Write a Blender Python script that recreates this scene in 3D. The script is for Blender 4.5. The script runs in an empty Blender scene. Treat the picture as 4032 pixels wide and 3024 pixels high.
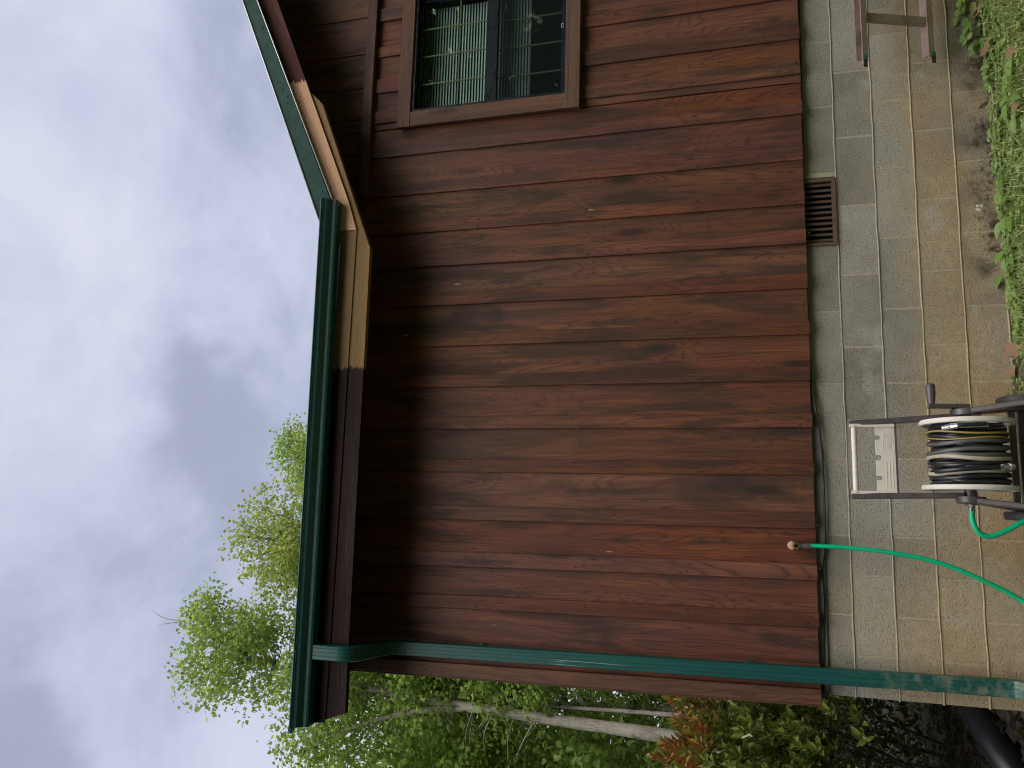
import bpy, bmesh, math, random
import numpy as np
from mathutils import Vector, Matrix
random.seed(11); RNG = np.random.default_rng(11)
SC = bpy.context.scene; COL = SC.collection
R = math.radians

# ------------------------------------------------------------------ camera (phone held sideways: world up is image left)
CAM = (0.91443, -4.51307, 1.57456); YAW, PITCH, ROLL, FPX = .162885, .278382, -.017463, 3060.
cd = bpy.data.cameras.new('camera'); cam = bpy.data.objects.new('camera', cd); COL.objects.link(cam); SC.camera = cam
f_ = Vector((math.sin(YAW)*math.cos(PITCH), math.cos(YAW)*math.cos(PITCH), math.sin(PITCH)))
r_ = Vector((math.cos(YAW), -math.sin(YAW), 0)); u_ = r_.cross(f_)
r2, u2 = r_*math.cos(ROLL)+u_*math.sin(ROLL), u_*math.cos(ROLL)-r_*math.sin(ROLL)
cx_, cy_, cz_ = -u2, r2, -f_
cam.matrix_world = Matrix(((cx_.x, cy_.x, cz_.x, CAM[0]), (cx_.y, cy_.y, cz_.y, CAM[1]), (cx_.z, cy_.z, cz_.z, CAM[2]), (0, 0, 0, 1)))
cd.sensor_width = 36; cd.sensor_fit = 'HORIZONTAL'; cd.lens = FPX/4032*36; cd.clip_end = 2000; cd.clip_start = .05

# ------------------------------------------------------------------ light: overcast sky + a broad soft sun
SUN_EL, SUN_AZ = 43, 20           # azimuth measured from -Y (behind the camera) towards +X
EXPO = 1.85
sd = Vector((math.sin(R(SUN_AZ))*math.cos(R(SUN_EL)), -math.cos(R(SUN_AZ))*math.cos(R(SUN_EL)), math.sin(R(SUN_EL))))
sl = bpy.data.lights.new('sun', 'SUN'); sl.energy = 1.5; sl.angle = R(75); sl.color = (1, .94, .86)
so = bpy.data.objects.new('sun', sl); COL.objects.link(so)
so.rotation_euler = sd.to_track_quat('Z', 'Y').to_euler(); so.location = (4, -6, 9)
W = bpy.data.worlds.new('World'); SC.world = W; W.use_nodes = True
SC.view_settings.view_transform = 'Standard'; SC.view_settings.look = 'None'
SC.cycles.filter_width = 1.1; SC.view_settings.exposure = EXPO; SC.view_settings.gamma = 1; SC.view_settings.use_curve_mapping = False

class NT:
    def __init__(s, tree): s.t = tree; s.n = tree.nodes; s.l = tree.links
    def node(s, typ, ins=None, **kw):
        nd = s.n.new(typ)
        for k, v in kw.items(): setattr(nd, k, v)
        for k, v in (ins or {}).items(): s.put(nd.inputs[k], v)
        return nd
    def put(s, sock, v):
        if isinstance(v, bpy.types.NodeSocket): s.l.new(v, sock)
        elif isinstance(v, bpy.types.Node): s.l.new(v.outputs[0], sock)
        else: sock.default_value = v
    def math(s, op, a, b=0., c=0., clamp=False):
        return s.node('ShaderNodeMath', {0: a, 1: b, 2: c}, operation=op, use_clamp=clamp).outputs[0]
    def vmath(s, op, a, b=(0, 0, 0)):
        nd = s.node('ShaderNodeVectorMath', {0: a, 1: b}, operation=op); return nd.outputs[1 if op in ('LENGTH', 'DOT_PRODUCT') else 0]
    def noise(s, vec, scale, detail=2., rough=.5, dist=0., out='Fac'):
        return s.node('ShaderNodeTexNoise', {'Vector': vec, 'Scale': scale, 'Detail': detail, 'Roughness': rough, 'Distortion': dist}).outputs[out]
    def ramp(s, fac, stops, interp='LINEAR'):
        nd = s.node('ShaderNodeValToRGB', {'Fac': fac}); cr = nd.color_ramp; cr.interpolation = interp
        while len(cr.elements) < len(stops): cr.elements.new(.5)
        for e, (p, c) in zip(cr.elements, stops):
            e.position = p; e.color = (c, c, c, 1) if not hasattr(c, '__len__') else (*c, 1)
        return nd.outputs[0]
    def mix(s, fac, a, b, blend='MIX'):
        nd = s.node('ShaderNodeMix', data_type='RGBA', blend_type=blend, clamp_factor=True)
        s.put(nd.inputs[0], fac); s.put(nd.inputs[6], (*a, 1) if isinstance(a, tuple) else a); s.put(nd.inputs[7], (*b, 1) if isinstance(b, tuple) else b)
        return nd.outputs[2]
    def smooth(s, v, a, b, ta=0., tb=1.):
        return s.node('ShaderNodeMapRange', {0: v, 1: a, 2: b, 3: ta, 4: tb}, interpolation_type='SMOOTHSTEP').outputs[0]
    def sep(s, v): return s.node('ShaderNodeSeparateXYZ', {0: v}).outputs
    def comb(s, x, y, z): return s.node('ShaderNodeCombineXYZ', {0: x, 1: y, 2: z}).outputs[0]

w = NT(W.node_tree); w.n.clear()
d = w.node('ShaderNodeTexCoord').outputs['Generated']
sx, sy, sz = w.sep(d)
den = w.math('ADD', w.math('MAXIMUM', sz, 0.), .32)
pv = w.comb(w.math('DIVIDE', sx, den), w.math('DIVIDE', sy, den), 0.)
n1 = w.noise(w.vmath('ADD', pv, (3.3, 1.2, 0)), 1.7, 5., .5, .4)
n2 = w.noise(w.vmath('ADD', pv, (9.1, 4.4, 0)), 4.6, 7., .62, .3)
cl = w.math('ADD', w.math('MULTIPLY', n1, .68), w.math('MULTIPLY', n2, .32))
wob = w.vmath('SCALE', w.vmath('SUBTRACT', w.noise(pv, 5., 4., .55, out='Color'), (.5, .5, .5))); wob.node.inputs['Scale'].default_value = .16
for cx, cy, rad, amt in ((.10, .845, .17, .16), (.16, .80, .10, .07), (-.26, .64, .12, .16), (.45, .62, .16, .06)):   # heavier grey clouds
    dd = w.vmath('LENGTH', w.vmath('SUBTRACT', w.vmath('ADD', pv, wob), (cx, cy, 0)))
    cl = w.math('SUBTRACT', cl, w.math('MULTIPLY', w.smooth(dd, rad, rad*.2), amt))
CLOUD_GAIN = 10./(2**EXPO)
def lg(c): return tuple(CLOUD_GAIN*v for v in c)
cloud = w.ramp(cl, [(.33, (.37, .40, .53)), (.42, (.53, .565, .73)), (.52, (.65, .68, .83)), (.66, (.80, .82, .91))], 'B_SPLINE')
cloud = w.vmath('SCALE', cloud); cloud.node.inputs['Scale'].default_value = CLOUD_GAIN
sky = w.node('ShaderNodeTexSky', sky_type='NISHITA', sun_disc=False, sun_elevation=R(SUN_EL), sun_rotation=R(180-SUN_AZ))
skc = w.mix(.04, cloud, sky.outputs[0])
bg = w.node('ShaderNodeBackground', {'Color': skc, 'Strength': .1})
w.l.new(bg.outputs[0], w.node('ShaderNodeOutputWorld').inputs[0])

# ------------------------------------------------------------------ mesh helpers
class MB:
    def __init__(s): s.v = []; s.f = []; s.m = []
    def add(s, vs, fs, mi=0):
        o = len(s.v); s.v += [tuple(v) for v in vs]; s.f += [tuple(i+o for i in f) for f in fs]; s.m += [mi]*len(fs)
    def box(s, x0, x1, y0, y1, z0, z1, mi=0):
        s.add([(x, y, z) for z in (z0, z1) for y in (y0, y1) for x in (x0, x1)],
              [(0, 2, 3, 1), (4, 5, 7, 6), (0, 1, 5, 4), (2, 6, 7, 3), (0, 4, 6, 2), (1, 3, 7, 5)], mi)
    def loft(s, rings, caps=True, mi=0):
        n = len(rings[0]); vs = [p for r in rings for p in r]; fs = []
        for k in range(len(rings)-1):
            for i in range(n):
                j = (i+1) % n; fs.append((k*n+i, k*n+j, (k+1)*n+j, (k+1)*n+i))
        if caps: fs.append(tuple(range(n))[::-1]); fs.append(tuple((len(rings)-1)*n+i for i in range(n)))
        s.add(vs, fs, mi)
    def prism(s, poly, y0, y1, mi=0):            # polygon in XZ pushed along Y
        s.loft([[(x, y0, z) for x, z in poly], [(x, y1, z) for x, z in poly]], True, mi)
    def prism_x(s, poly, x0, x1, mi=0):          # polygon in YZ pushed along X
        s.loft([[(x0, y, z) for y, z in poly], [(x1, y, z) for y, z in poly]], True, mi)
    def tube(s, pts, rad, n=8, mi=0, caps=True):
        pts = [Vector(p) for p in pts]; m = len(pts); rs = rad if hasattr(rad, '__len__') else [rad]*m
        t0 = (pts[1]-pts[0]).normalized(); up = Vector((0, 0, 1)) if abs(t0.z) < .9 else Vector((1, 0, 0))
        a = t0.cross(up).normalized(); rings = []
        for k in range(m):
            t = (pts[min(k+1, m-1)]-pts[max(k-1, 0)]).normalized()
            a = (a-t*a.dot(t)).normalized(); b = t.cross(a)
            rings.append([pts[k]+(a*math.cos(2*math.pi*i/n)+b*math.sin(2*math.pi*i/n))*rs[k] for i in range(n)])
        s.loft(rings, caps, mi)
    def cyl(s, c, axis, r0, h, n=20, r1=None, mi=0):
        ax = Vector(axis).normalized(); c = Vector(c); s.tube([c, c+ax*h], [r0, r0 if r1 is None else r1], n, mi)
    def lathe(s, c, axis, prof, n=32, mi=0, closed=False):   # prof: (radius, along)
        ax = Vector(axis).normalized(); c = Vector(c); up = Vector((0, 0, 1)) if abs(ax.z) < .9 else Vector((1, 0, 0))
        a = ax.cross(up).normalized(); b = ax.cross(a)
        rings = [[c+ax*h+(a*math.cos(2*math.pi*i/n)+b*math.sin(2*math.pi*i/n))*r for i in range(n)] for r, h in prof]
        if closed: rings.append(rings[0])
        s.loft(rings, not closed, mi)
    def build(s, name, mats, parent=None, smooth=False, flip=False):
        me = bpy.data.meshes.new(name); me.from_pydata(s.v, [], s.f)
        if not isinstance(mats, (list, tuple)): mats = [mats]
        for m in mats: me.materials.append(m)
        me.polygons.foreach_set('material_index', s.m)
        bm = bmesh.new(); bm.from_mesh(me); bmesh.ops.recalc_face_normals(bm, faces=bm.faces); bm.to_mesh(me); bm.free()
        if smooth:
            me.polygons.foreach_set('use_smooth', [True]*len(me.polygons))
            if smooth is not True: me.set_sharp_from_angle(angle=R(smooth))
        me.update()
        return link(name, me, parent)

def link(name, me, parent=None):
    o = bpy.data.objects.new(name, me); COL.objects.link(o)
    if parent: adopt(o, parent)
    return o
def adopt(o, parent):
    o.parent = parent; L = Vector((0, 0, 0)); p = parent
    while p: L += p.location+(p.matrix_parent_inverse.translation if p.parent else Vector((0, 0, 0))); p = p.parent
    o.matrix_parent_inverse = Matrix.Translation(-L)
def empty(name, loc, label, cat, group=None):
    o = bpy.data.objects.new(name, None); COL.objects.link(o); o.location = loc; o.empty_display_size = .2
    return tag(o, label, cat, group)
def tag(o, label=None, cat=None, group=None, kind=None):
    for k, v in (('label', label), ('category', cat), ('group', group), ('kind', kind)):
        if v: o[k] = v
    return o
def np_mesh(name, V, F, mats, parent=None, mi=None, smooth=False):
    me = bpy.data.meshes.new(name); nv, nf = len(V), len(F); k = F.shape[1]
    me.vertices.add(nv); me.vertices.foreach_set('co', np.asarray(V, np.float32).ravel())
    me.loops.add(nf*k); me.loops.foreach_set('vertex_index', F.astype(np.int32).ravel())
    me.polygons.add(nf); me.polygons.foreach_set('loop_start', np.arange(nf, dtype=np.int32)*k)
    for m in (mats if isinstance(mats, (list, tuple)) else [mats]): me.materials.append(m)
    if mi is not None: me.polygons.foreach_set('material_index', np.asarray(mi, np.int32))
    if smooth: me.polygons.foreach_set('use_smooth', np.ones(nf, bool))
    me.update(calc_edges=True); me.validate()
    return link(name, me, parent)
def catmull(P, n=8):
    P = [Vector(p) for p in P]; Q = [P[0]*2-P[1]]+P+[P[-1]*2-P[-2]]; out = []
    for i in range(1, len(Q)-2):
        a, b, c, e = Q[i-1:i+3]
        for k in range(n):
            t = k/n; out.append(.5*((2*b)+(c-a)*t+(2*a-5*b+4*c-e)*t*t+(3*b-3*c+e-a)*t**3))
    return out+[P[-1]]
def bar(mb, p0, p1, wv, tv, cham=.0015, segs=1, jit=0., mi=0):
    """board from p0 to p1; wv, tv are half width / half thickness vectors; chamfered arrises"""
    p0, p1, wv, tv = map(Vector, (p0, p1, wv, tv)); a = 1-cham/max(wv.length, 1e-6); b = 1-cham/max(tv.length, 1e-6)
    prof = [(-1, -b), (-a, -1), (a, -1), (1, -b), (1, b), (a, 1), (-a, 1), (-1, b)]; rings = []
    for k in range(segs+1):
        c = p0.lerp(p1, k/segs)+wv.normalized()*random.uniform(-jit, jit)+tv.normalized()*random.uniform(-jit, jit)
        rings.append([c+wv*x+tv*y for x, y in prof])
    mb.loft(rings, True, mi)

# ------------------------------------------------------------------ materials
def new_mat(name):
    m = bpy.data.materials.new(name); m.use_nodes = True; t = NT(m.node_tree); t.n.clear()
    t.p = t.node('ShaderNodeBsdfPrincipled'); t.out = t.node('ShaderNodeOutputMaterial'); t.l.new(t.p.outputs[0], t.out.inputs[0])
    return m, t
def bump(t, h, strength, dist=.004):
    b = t.node('ShaderNodeBump', {'Height': h, 'Strength': strength, 'Distance': dist}); t.l.new(b.outputs[0], t.p.inputs['Normal'])
def plain(name, col, rough=.5, metal=0., spec=.5, var=.12, scale=30., bmp=0., dirt=None):
    m, t = new_mat(name); tc = t.node('ShaderNodeTexCoord').outputs['Object']
    n = t.noise(tc, scale, 4., .6); lo = tuple(c*(1-var) for c in col); hi = tuple(min(1, c*(1+var)) for c in col)
    c = t.ramp(n, [(.3, lo), (.7, hi)])
    if dirt:
        c = t.mix(t.smooth(t.noise(tc, 7., 5., .65), .52, .72, 0., .75), c, dirt)
    t.put(t.p.inputs['Base Color'], c); t.put(t.p.inputs['Metallic'], metal); t.put(t.p.inputs['Specular IOR Level'], spec)
    t.put(t.p.inputs['Roughness'], t.ramp(t.noise(tc, scale*.6, 3.), [(.2, max(.02, rough-.1)), (.8, min(1, rough+.1))]))
    if bmp: bump(t, n, bmp, .003)
    return m
def wood(name, base, dark, warm, axis='Z', paint=None, rough=.55, grain=1., patch=.6, fade=.3):
    """stained / bare boards; paint=(axis position, dark paint colour, +1/-1): stain brushed up to a ragged line"""
    m, t = new_mat(name); tc0 = t.node('ShaderNodeTexCoord').outputs['Object']; x, y, z = t.sep(tc0)
    rnd = t.node('ShaderNodeObjectInfo').outputs['Random']
    if axis == 'Z': v = t.comb(x, y, z)
    elif axis == 'X': v = t.comb(z, y, x)
    else: v = t.comb(t.math('SUBTRACT', z, t.math('MULTIPLY', x, .43)), y, x)
    off = t.comb(t.math('MULTIPLY', rnd, 37.), t.math('MULTIPLY', rnd, 91.), t.math('MULTIPLY', rnd, 53.))
    v = t.vmath('ADD', v, off)
    F = t.noise(t.vmath('MULTIPLY', v, (7., 7., .75)), 1., 2.2, .45, .5)
    vk = t.node('ShaderNodeTexVoronoi', {'Vector': t.vmath('MULTIPLY', v, (4.2, .6, 1.05)), 'Scale': 1., 'Randomness': 1.}).outputs['Distance']
    kn = t.smooth(vk, .17, .05)
    F2 = t.math('ADD', F, t.math('MULTIPLY', t.smooth(vk, .36, .02), .22))
    ring = t.math('FRACT', t.math('MULTIPLY', F2, 20.))
    line = t.ramp(ring, [(0., 1.), (.12, .2), (.5, 0.), (.86, .35), (1., 1.)])
    streak = t.noise(t.vmath('MULTIPLY', v, (110., 110., 2.2)), 1., 3., .6)
    streak2 = t.noise(t.vmath('MULTIPLY', v, (34., 34., .9)), 1., 3., .6)
    pt = t.noise(t.vmath('MULTIPLY', v, (8., 8., 1.3)), 1., 4., .6, .6)
    wm = t.noise(t.vmath('MULTIPLY', t.vmath('ADD', v, (5, 3, 8)), (9., 9., 1.1)), 1., 3., .55, .4)
    c = t.mix(t.smooth(wm, .44, .66), base, warm)
    c = t.mix(t.smooth(wm, .48, .28, 0., fade), c, tuple(.55*a+.45*b for a, b in zip(base, (.10, .085, .07))))
    big = t.noise(t.vmath('MULTIPLY', t.vmath('ADD', v, (3, 9, 1)), (5., 5., .8)), 1., 3., .55, .8)
    c = t.mix(t.smooth(pt, .50, .64, 0., patch), c, dark)
    c = t.mix(t.smooth(big, .50, .66, 0., patch*.8), c, dark)
    c = t.mix(t.math('MULTIPLY', line, t.smooth(big, .66, .40, .25*grain, .85*grain)), c, dark)
    c = t.mix(t.smooth(streak2, .40, .68, 0., .4*grain), c, dark)
    c = t.mix(t.smooth(streak, .45, .70, 0., .35*grain), c, dark)
    c = t.mix(t.math('MULTIPLY', kn, .9), c, tuple(.7*q for q in dark))
    fv = t.node('ShaderNodeTexVoronoi', {'Vector': t.vmath('MULTIPLY', v, (30., 30., 5.5)), 'Scale': 1.}); fr = t.sep(fv.outputs['Color'])
    fl = t.math('MULTIPLY', t.smooth(fv.outputs['Distance'], .16, .10), t.math('GREATER_THAN', fr[0], .975))
    c = t.mix(t.math('MULTIPLY', fl, t.math('GREATER_THAN', fr[1], .55)), c, (.34, .24, .17))
    c = t.mix(t.math('MULTIPLY', fl, t.math('LESS_THAN', fr[1], .55)), c, (.012, .008, .007))
    hs = t.node('ShaderNodeHueSaturation', {'Hue': t.math('ADD', .492, t.math('MULTIPLY', rnd, .016)), 'Saturation': t.math('ADD', .90, t.math('MULTIPLY', t.math('FRACT', t.math('MULTIPLY', rnd, 7.3)), .18)),
                'Value': t.math('ADD', .85, t.math('MULTIPLY', t.math('FRACT', t.math('MULTIPLY', rnd, 13.7)), .26)), 'Color': c})
    c = hs.outputs[0]
    if paint:
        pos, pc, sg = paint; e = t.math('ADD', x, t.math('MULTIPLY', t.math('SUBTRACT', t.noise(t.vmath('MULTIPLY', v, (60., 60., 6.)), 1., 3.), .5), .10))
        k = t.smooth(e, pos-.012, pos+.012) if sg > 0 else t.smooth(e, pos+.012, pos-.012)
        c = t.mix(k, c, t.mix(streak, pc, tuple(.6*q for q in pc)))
    t.put(t.p.inputs['Base Color'], c); t.put(t.p.inputs['Specular IOR Level'], .12 if paint else .3)
    t.put(t.p.inputs['Roughness'], t.ramp(pt, [(.3, rough-.1), (.75, rough+.18)]))
    h = t.math('ADD', t.math('MULTIPLY', line, -.5), t.math('ADD', t.math('MULTIPLY', streak, .7), t.math('MULTIPLY', kn, -.6)))
    bump(t, h, .45, .003)
    return m
SIDING = wood('stained_siding', (.142, .046, .029), (.030, .018, .014), (.190, .066, .028), patch=.70, grain=.9)
CASING = wood('casing_wood', (.130, .060, .036), (.042, .023, .017), (.17, .078, .042), grain=.8, patch=.35)
CASING_H = wood('casing_wood_flat', (.130, .060, .036), (.042, .023, .017), (.17, .078, .042), axis='X', grain=.8, patch=.35)
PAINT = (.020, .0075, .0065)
FASCIA = wood('fascia_wood', (.235, .150, .074), (.15, .09, .042), (.27, .17, .085), axis='X', paint=(1.70, PAINT, -1), grain=.5, patch=.2)  # tan set darker than the rake trim, with eave shade put into it
TRIM = wood('trim_wood', (.60, .395, .265), (.44, .27, .165), (.63, .42, .28), axis='R', paint=(3.585, (.085, .030, .026), 1), grain=.5, patch=.2, rough=.65)
DECKWOOD = wood('soffit_wood', (.055, .028, .020), (.020, .012, .010), (.065, .033, .022), axis='X')

def block_material(name='concrete_block', gain=1.):
    m, t = new_mat(name); g = t.node('ShaderNodeNewGeometry').outputs['Position']; x, y, z = t.sep(g)
    rnd = t.node('ShaderNodeObjectInfo').outputs['Random']
    n = t.noise(g, 4.5, 5., .6); fine = t.noise(g, 120., 3., .75); mid = t.noise(g, 22., 4., .65)
    grey = t.ramp(t.math('ADD', t.math('MULTIPLY', rnd, .35), t.math('MULTIPLY', n, .65)), [(.25, (.225, .215, .185)), (.5, (.315, .30, .26)), (.8, (.42, .405, .355))])
    tan = t.ramp(mid, [(.3, (.36, .28, .17)), (.7, (.50, .395, .245))])
    n3 = t.noise(g, 1.3, 4., .6)
    k = t.math('ADD', t.smooth(z, .98, .42, 0., .55), t.math('ADD', t.smooth(x, 1.6, 0., 0., .28), t.math('MULTIPLY', t.math('SUBTRACT', n3, .5), 2.0)))
    c = t.mix(t.smooth(k, .12, .75, 0., .85), grey, tan)
    och = t.math('MULTIPLY', t.smooth(t.noise(g, 2.2, 3., .5), .5, .64), t.smooth(z, .75, .45))
    c = t.mix(t.math('MULTIPLY', och, .45), c, (.36, .20, .085))
    gr = t.math('MULTIPLY', t.smooth(z, .48, .24), t.math('MULTIPLY', t.smooth(x, 1.9, 2.3), t.smooth(t.noise(g, 5.5, 6., .7), .40, .62)))
    c = t.mix(t.math('MULTIPLY', gr, .9), c, (.060, .052, .044))
    gr2 = t.math('MULTIPLY', t.smooth(z, .34, .24), t.math('MULTIPLY', t.smooth(x, 2.1, 2.35), t.smooth(t.noise(g, 11., 5., .7), .50, .62)))
    c = t.mix(gr2, c, (.055, .030, .016))
    mo = t.math('MULTIPLY', t.smooth(t.noise(g, 3.1, 5., .65), .55, .70), t.smooth(z, .9, .3))
    c = t.mix(t.math('MULTIPLY', mo, .35), c, (.20, .20, .07))
    wt = t.smooth(t.noise(t.vmath('ADD', g, (7, 2, 4)), 3.4, 4., .6), .58, .70)
    c = t.mix(t.math('MULTIPLY', wt, .5), c, (.46, .45, .42))
    pits = t.smooth(t.node('ShaderNodeTexVoronoi', {'Vector': g, 'Scale': 80.}).outputs['Distance'], .30, .10)
    c = t.mix(t.math('MULTIPLY', pits, t.smooth(mid, .52, .66, 0., .28)), c, (.13, .11, .085))
    c = t.mix(t.smooth(fine, .42, .66, 0., .42), c, (.15, .13, .10))
    if gain != 1.: c = t.mix(gain-1., c, (.55, .46, .33))
    t.put(t.p.inputs['Base Color'], c); t.put(t.p.inputs['Roughness'], .93); t.put(t.p.inputs['Specular IOR Level'], .2)
    bump(t, t.math('SUBTRACT', t.math('ADD', fine, t.math('MULTIPLY', mid, .6)), t.math('MULTIPLY', pits, .8)), .85, .006)
    return m
BLOCK = block_material(); JOINT = block_material('joint_mortar', 1.32)
def mortar_material():
    m, t = new_mat('mortar'); g = t.node('ShaderNodeNewGeometry').outputs['Position']; x, y, z = t.sep(g)
    n = t.noise(g, 30., 4., .65); k = t.smooth(t.math('ADD', t.smooth(z, .95, .5), t.math('SUBTRACT', t.noise(g, 2.4, 3.), .5)), .2, .8)
    c = t.mix(k, t.ramp(n, [(.3, (.25, .235, .19)), (.7, (.39, .36, .30))]), t.ramp(n, [(.3, (.31, .24, .15)), (.7, (.45, .365, .24))]))
    c = t.mix(t.smooth(t.noise(g, 6., 5., .7), .58, .7, 0., .6), c, (.14, .10, .06))
    t.put(t.p.inputs['Base Color'], c); t.put(t.p.inputs['Roughness'], .95); bump(t, n, .6, .004); return m
MORTAR = mortar_material()
GUTTER = plain('gutter_enamel', (.013, .080, .076), .36, dirt=(.019, .084, .078), var=.12)
RAKEMETAL = plain('roof_metal', (.009, .043, .036), .62, spec=.2, var=.12, dirt=(.013, .050, .042))
HEM = plain('pale_metal_edge', (.62, .66, .68), .35, .3)  # pale grey for the thin lines along the rake edges
def downspout_material():
    m, t = new_mat('downspout_enamel'); g = t.node('ShaderNodeTexCoord').outputs['Object']; x, y, z = t.sep(g)
    n = t.noise(t.vmath('MULTIPLY', g, (90., 90., 1.6)), 1., 4., .6)
    c = t.ramp(n, [(.3, (.003, .056, .053)), (.7, (.008, .086, .079))])
    c = t.mix(t.math('MULTIPLY', t.smooth(z, 1.15, .65), t.smooth(t.noise(g, 14., 5., .7), .42, .66, 0., .8)), c, (.16, .19, .13))
    sc = t.math('MULTIPLY', t.smooth(t.noise(t.vmath('MULTIPLY', t.vmath('ADD', g, (0, 0, 3.1)), (160., 40., 1.1)), 1., 2., .5), .58, .64), t.math('MULTIPLY', t.smooth(z, 1.85, 2.0), t.smooth(z, 2.6, 2.5)))
    sc = t.math('MULTIPLY', sc, t.smooth(x, .092, .082))
    c = t.mix(t.math('MULTIPLY', sc, .8), c, (.45, .55, .54))
    t.put(t.p.inputs['Base Color'], c); t.put(t.p.inputs['Roughness'], .42); return m
SPOUT = downspout_material()
VENT = plain('vent_plastic', (.105, .068, .052), .5)
BLACK = plain('dark_void', (.006, .006, .007), .8, spec=.1)
CABLE = plain('cable_rubber', (.012, .012, .014), .5)
FLASH = plain('sill_flashing', (.14, .15, .13), .6, dirt=(.05, .05, .045))
FRAME = plain('window_frame_bronze', (.007, .011, .017), .3)
MUNTIN = plain('muntin_bar', (.22, .18, .12), .5)
BLIND = plain('blind_slat_vinyl', (.42, .47, .45), .6)
LATCHM = plain('latch_metal', (.45, .45, .44), .4, .2)
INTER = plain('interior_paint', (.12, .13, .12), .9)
BRASS = plain('brass', (.55, .40, .17), .32, .9, dirt=(.22, .18, .10))
COPPER = plain('spigot_plate', (.55, .34, .24), .5, .2)
STEEL = plain('fitting_steel', (.62, .62, .62), .25, .9)
DULL = plain('dull_fitting', (.16, .17, .16), .45, .6)
GREENHOSE = plain('green_vinyl_hose', (.0, .42, .20), .35, var=.15)
CARTBROWN = plain('cart_resin_brown', (.085, .072, .078), .36, var=.2, dirt=(.13, .11, .11))  # sky reflection put into the base colour, lifting the brown towards purple-grey
BEIGE = plain('cart_resin_beige', (.68, .64, .59), .5, var=.05, dirt=(.58, .54, .48))
RUBBER = plain('wheel_rubber', (.035, .033, .033), .6)
HOSEB = plain('black_rubber_hose', (.016, .017, .022), .3, var=.3, dirt=(.045, .045, .045))
HOSEG = plain('grey_faded_hose', (.085, .085, .082), .4, dirt=(.16, .155, .14))
HOSEC = plain('cream_hose', (.40, .37, .29), .5, dirt=(.16, .15, .12))  # cream tone of the palest loops
HOSEY = plain('yellow_hose_stripe', (.34, .25, .055), .45, dirt=(.07, .06, .035))
ALU = plain('wall_tinted_aluminium', (.36, .28, .25), .5, .55, dirt=(.20, .16, .14))  # brown reflection of the wooden wall put into the metal colour
FOOTGREEN = plain('green_foot_remains', (.03, .16, .10), .7)
PIPE = plain('black_drain_pipe', (.012, .013, .018), .35)
def glass_material():
    m, t = new_mat('window_glass'); t.n.remove(t.p)
    lw = t.node('ShaderNodeFresnel', {'IOR': 1.5}).outputs[0]
    gl = t.node('ShaderNodeBsdfGlossy', {'Color': (.9, 1, .95, 1), 'Roughness': .02}); tr = t.node('ShaderNodeBsdfTransparent', {'Color': (.84, .91, .89, 1)})
    mx = t.node('ShaderNodeMixShader', {0: t.math('ADD', t.math('MULTIPLY', lw, .18), .0), 1: tr, 2: gl}); t.l.new(mx.outputs[0], t.out.inputs[0]); return m
GLASS = glass_material()
def screen_material():
    m, t = new_mat('insect_screen'); t.n.remove(t.p)
    df = t.node('ShaderNodeBsdfDiffuse', {'Color': (.02, .03, .028, 1)}); tr = t.node('ShaderNodeBsdfTransparent', {'Color': (1, 1, 1, 1)})
    mx = t.node('ShaderNodeMixShader', {0: .22, 1: tr, 2: df}); t.l.new(mx.outputs[0], t.out.inputs[0]); return m
SCREEN = screen_material()
def leaf_material(name, stops, trans=.5, rough=.45, red=None):
    m, t = new_mat(name); g = t.node('ShaderNodeNewGeometry'); ri = g.outputs['Random Per Island']
    c = t.ramp(ri, stops)
    if red:
        zlo, zhi, stops2 = red; z = t.sep(g.outputs['Position'])[2]
        k = t.smooth(t.math('ADD', z, t.math('MULTIPLY', t.math('SUBTRACT', t.noise(g.outputs['Position'], 4.2, 2.), .5), 1.1)), zlo, zhi)
        c = t.mix(k, c, t.ramp(t.math('FRACT', t.math('MULTIPLY', ri, 5.7)), stops2))
    t.put(t.p.inputs['Base Color'], c); t.put(t.p.inputs['Roughness'], rough); t.put(t.p.inputs['Specular IOR Level'], .4)
    tl = t.node('ShaderNodeBsdfTranslucent', {'Color': t.mix(.5, c, (.44, .58, .10), 'MIX') if not red else c})
    mx = t.node('ShaderNodeMixShader', {0: trans, 1: t.p.outputs[0], 2: tl.outputs[0]}); t.l.new(mx.outputs[0], t.out.inputs[0]); return m
LEAF_A = leaf_material('maple_leaf', [(0, (.105, .175, .035)), (.5, (.175, .27, .055)), (1, (.25, .36, .09))], .62)
LEAF_B = leaf_material('yellow_green_leaf', [(0, (.17, .23, .045)), (.5, (.26, .32, .07)), (1, (.36, .38, .11))], .6)
LEAF_D = leaf_material('deep_green_leaf', [(0, (.07, .13, .025)), (.5, (.12, .20, .04)), (1, (.19, .29, .06))], .62)
LEAF_P = leaf_material('photinia_leaf', [(0, (.06, .11, .022)), (.25, (.20, .28, .05)), (.6, (.34, .42, .085)), (1, (.54, .56, .20))], .25, .3,
                       red=(1.74, 1.98, [(0, (.50, .10, .035)), (.3, (.46, .24, .05)), (.6, (.26, .28, .05)), (1, (.55, .20, .08))]))
LEAF_C = leaf_material('clover_leaf', [(0, (.075, .15, .04)), (.5, (.19, .30, .085)), (1, (.40, .48, .18))], .35)
LEAF_W = leaf_material('weed_leaf', [(0, (.11, .22, .05)), (1, (.25, .38, .10))], .35)
LEAF_G = leaf_material('grass_blade', [(0, (.17, .24, .06)), (.6, (.33, .39, .14)), (1, (.50, .47, .25))], .3)
DEAD = leaf_material('dead_leaf', [(0, (.12, .065, .035)), (.5, (.22, .125, .075)), (1, (.38, .25, .19))], .15, .7)
PETAL = plain('white_petal', (.75, .74, .70), .7)
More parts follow.
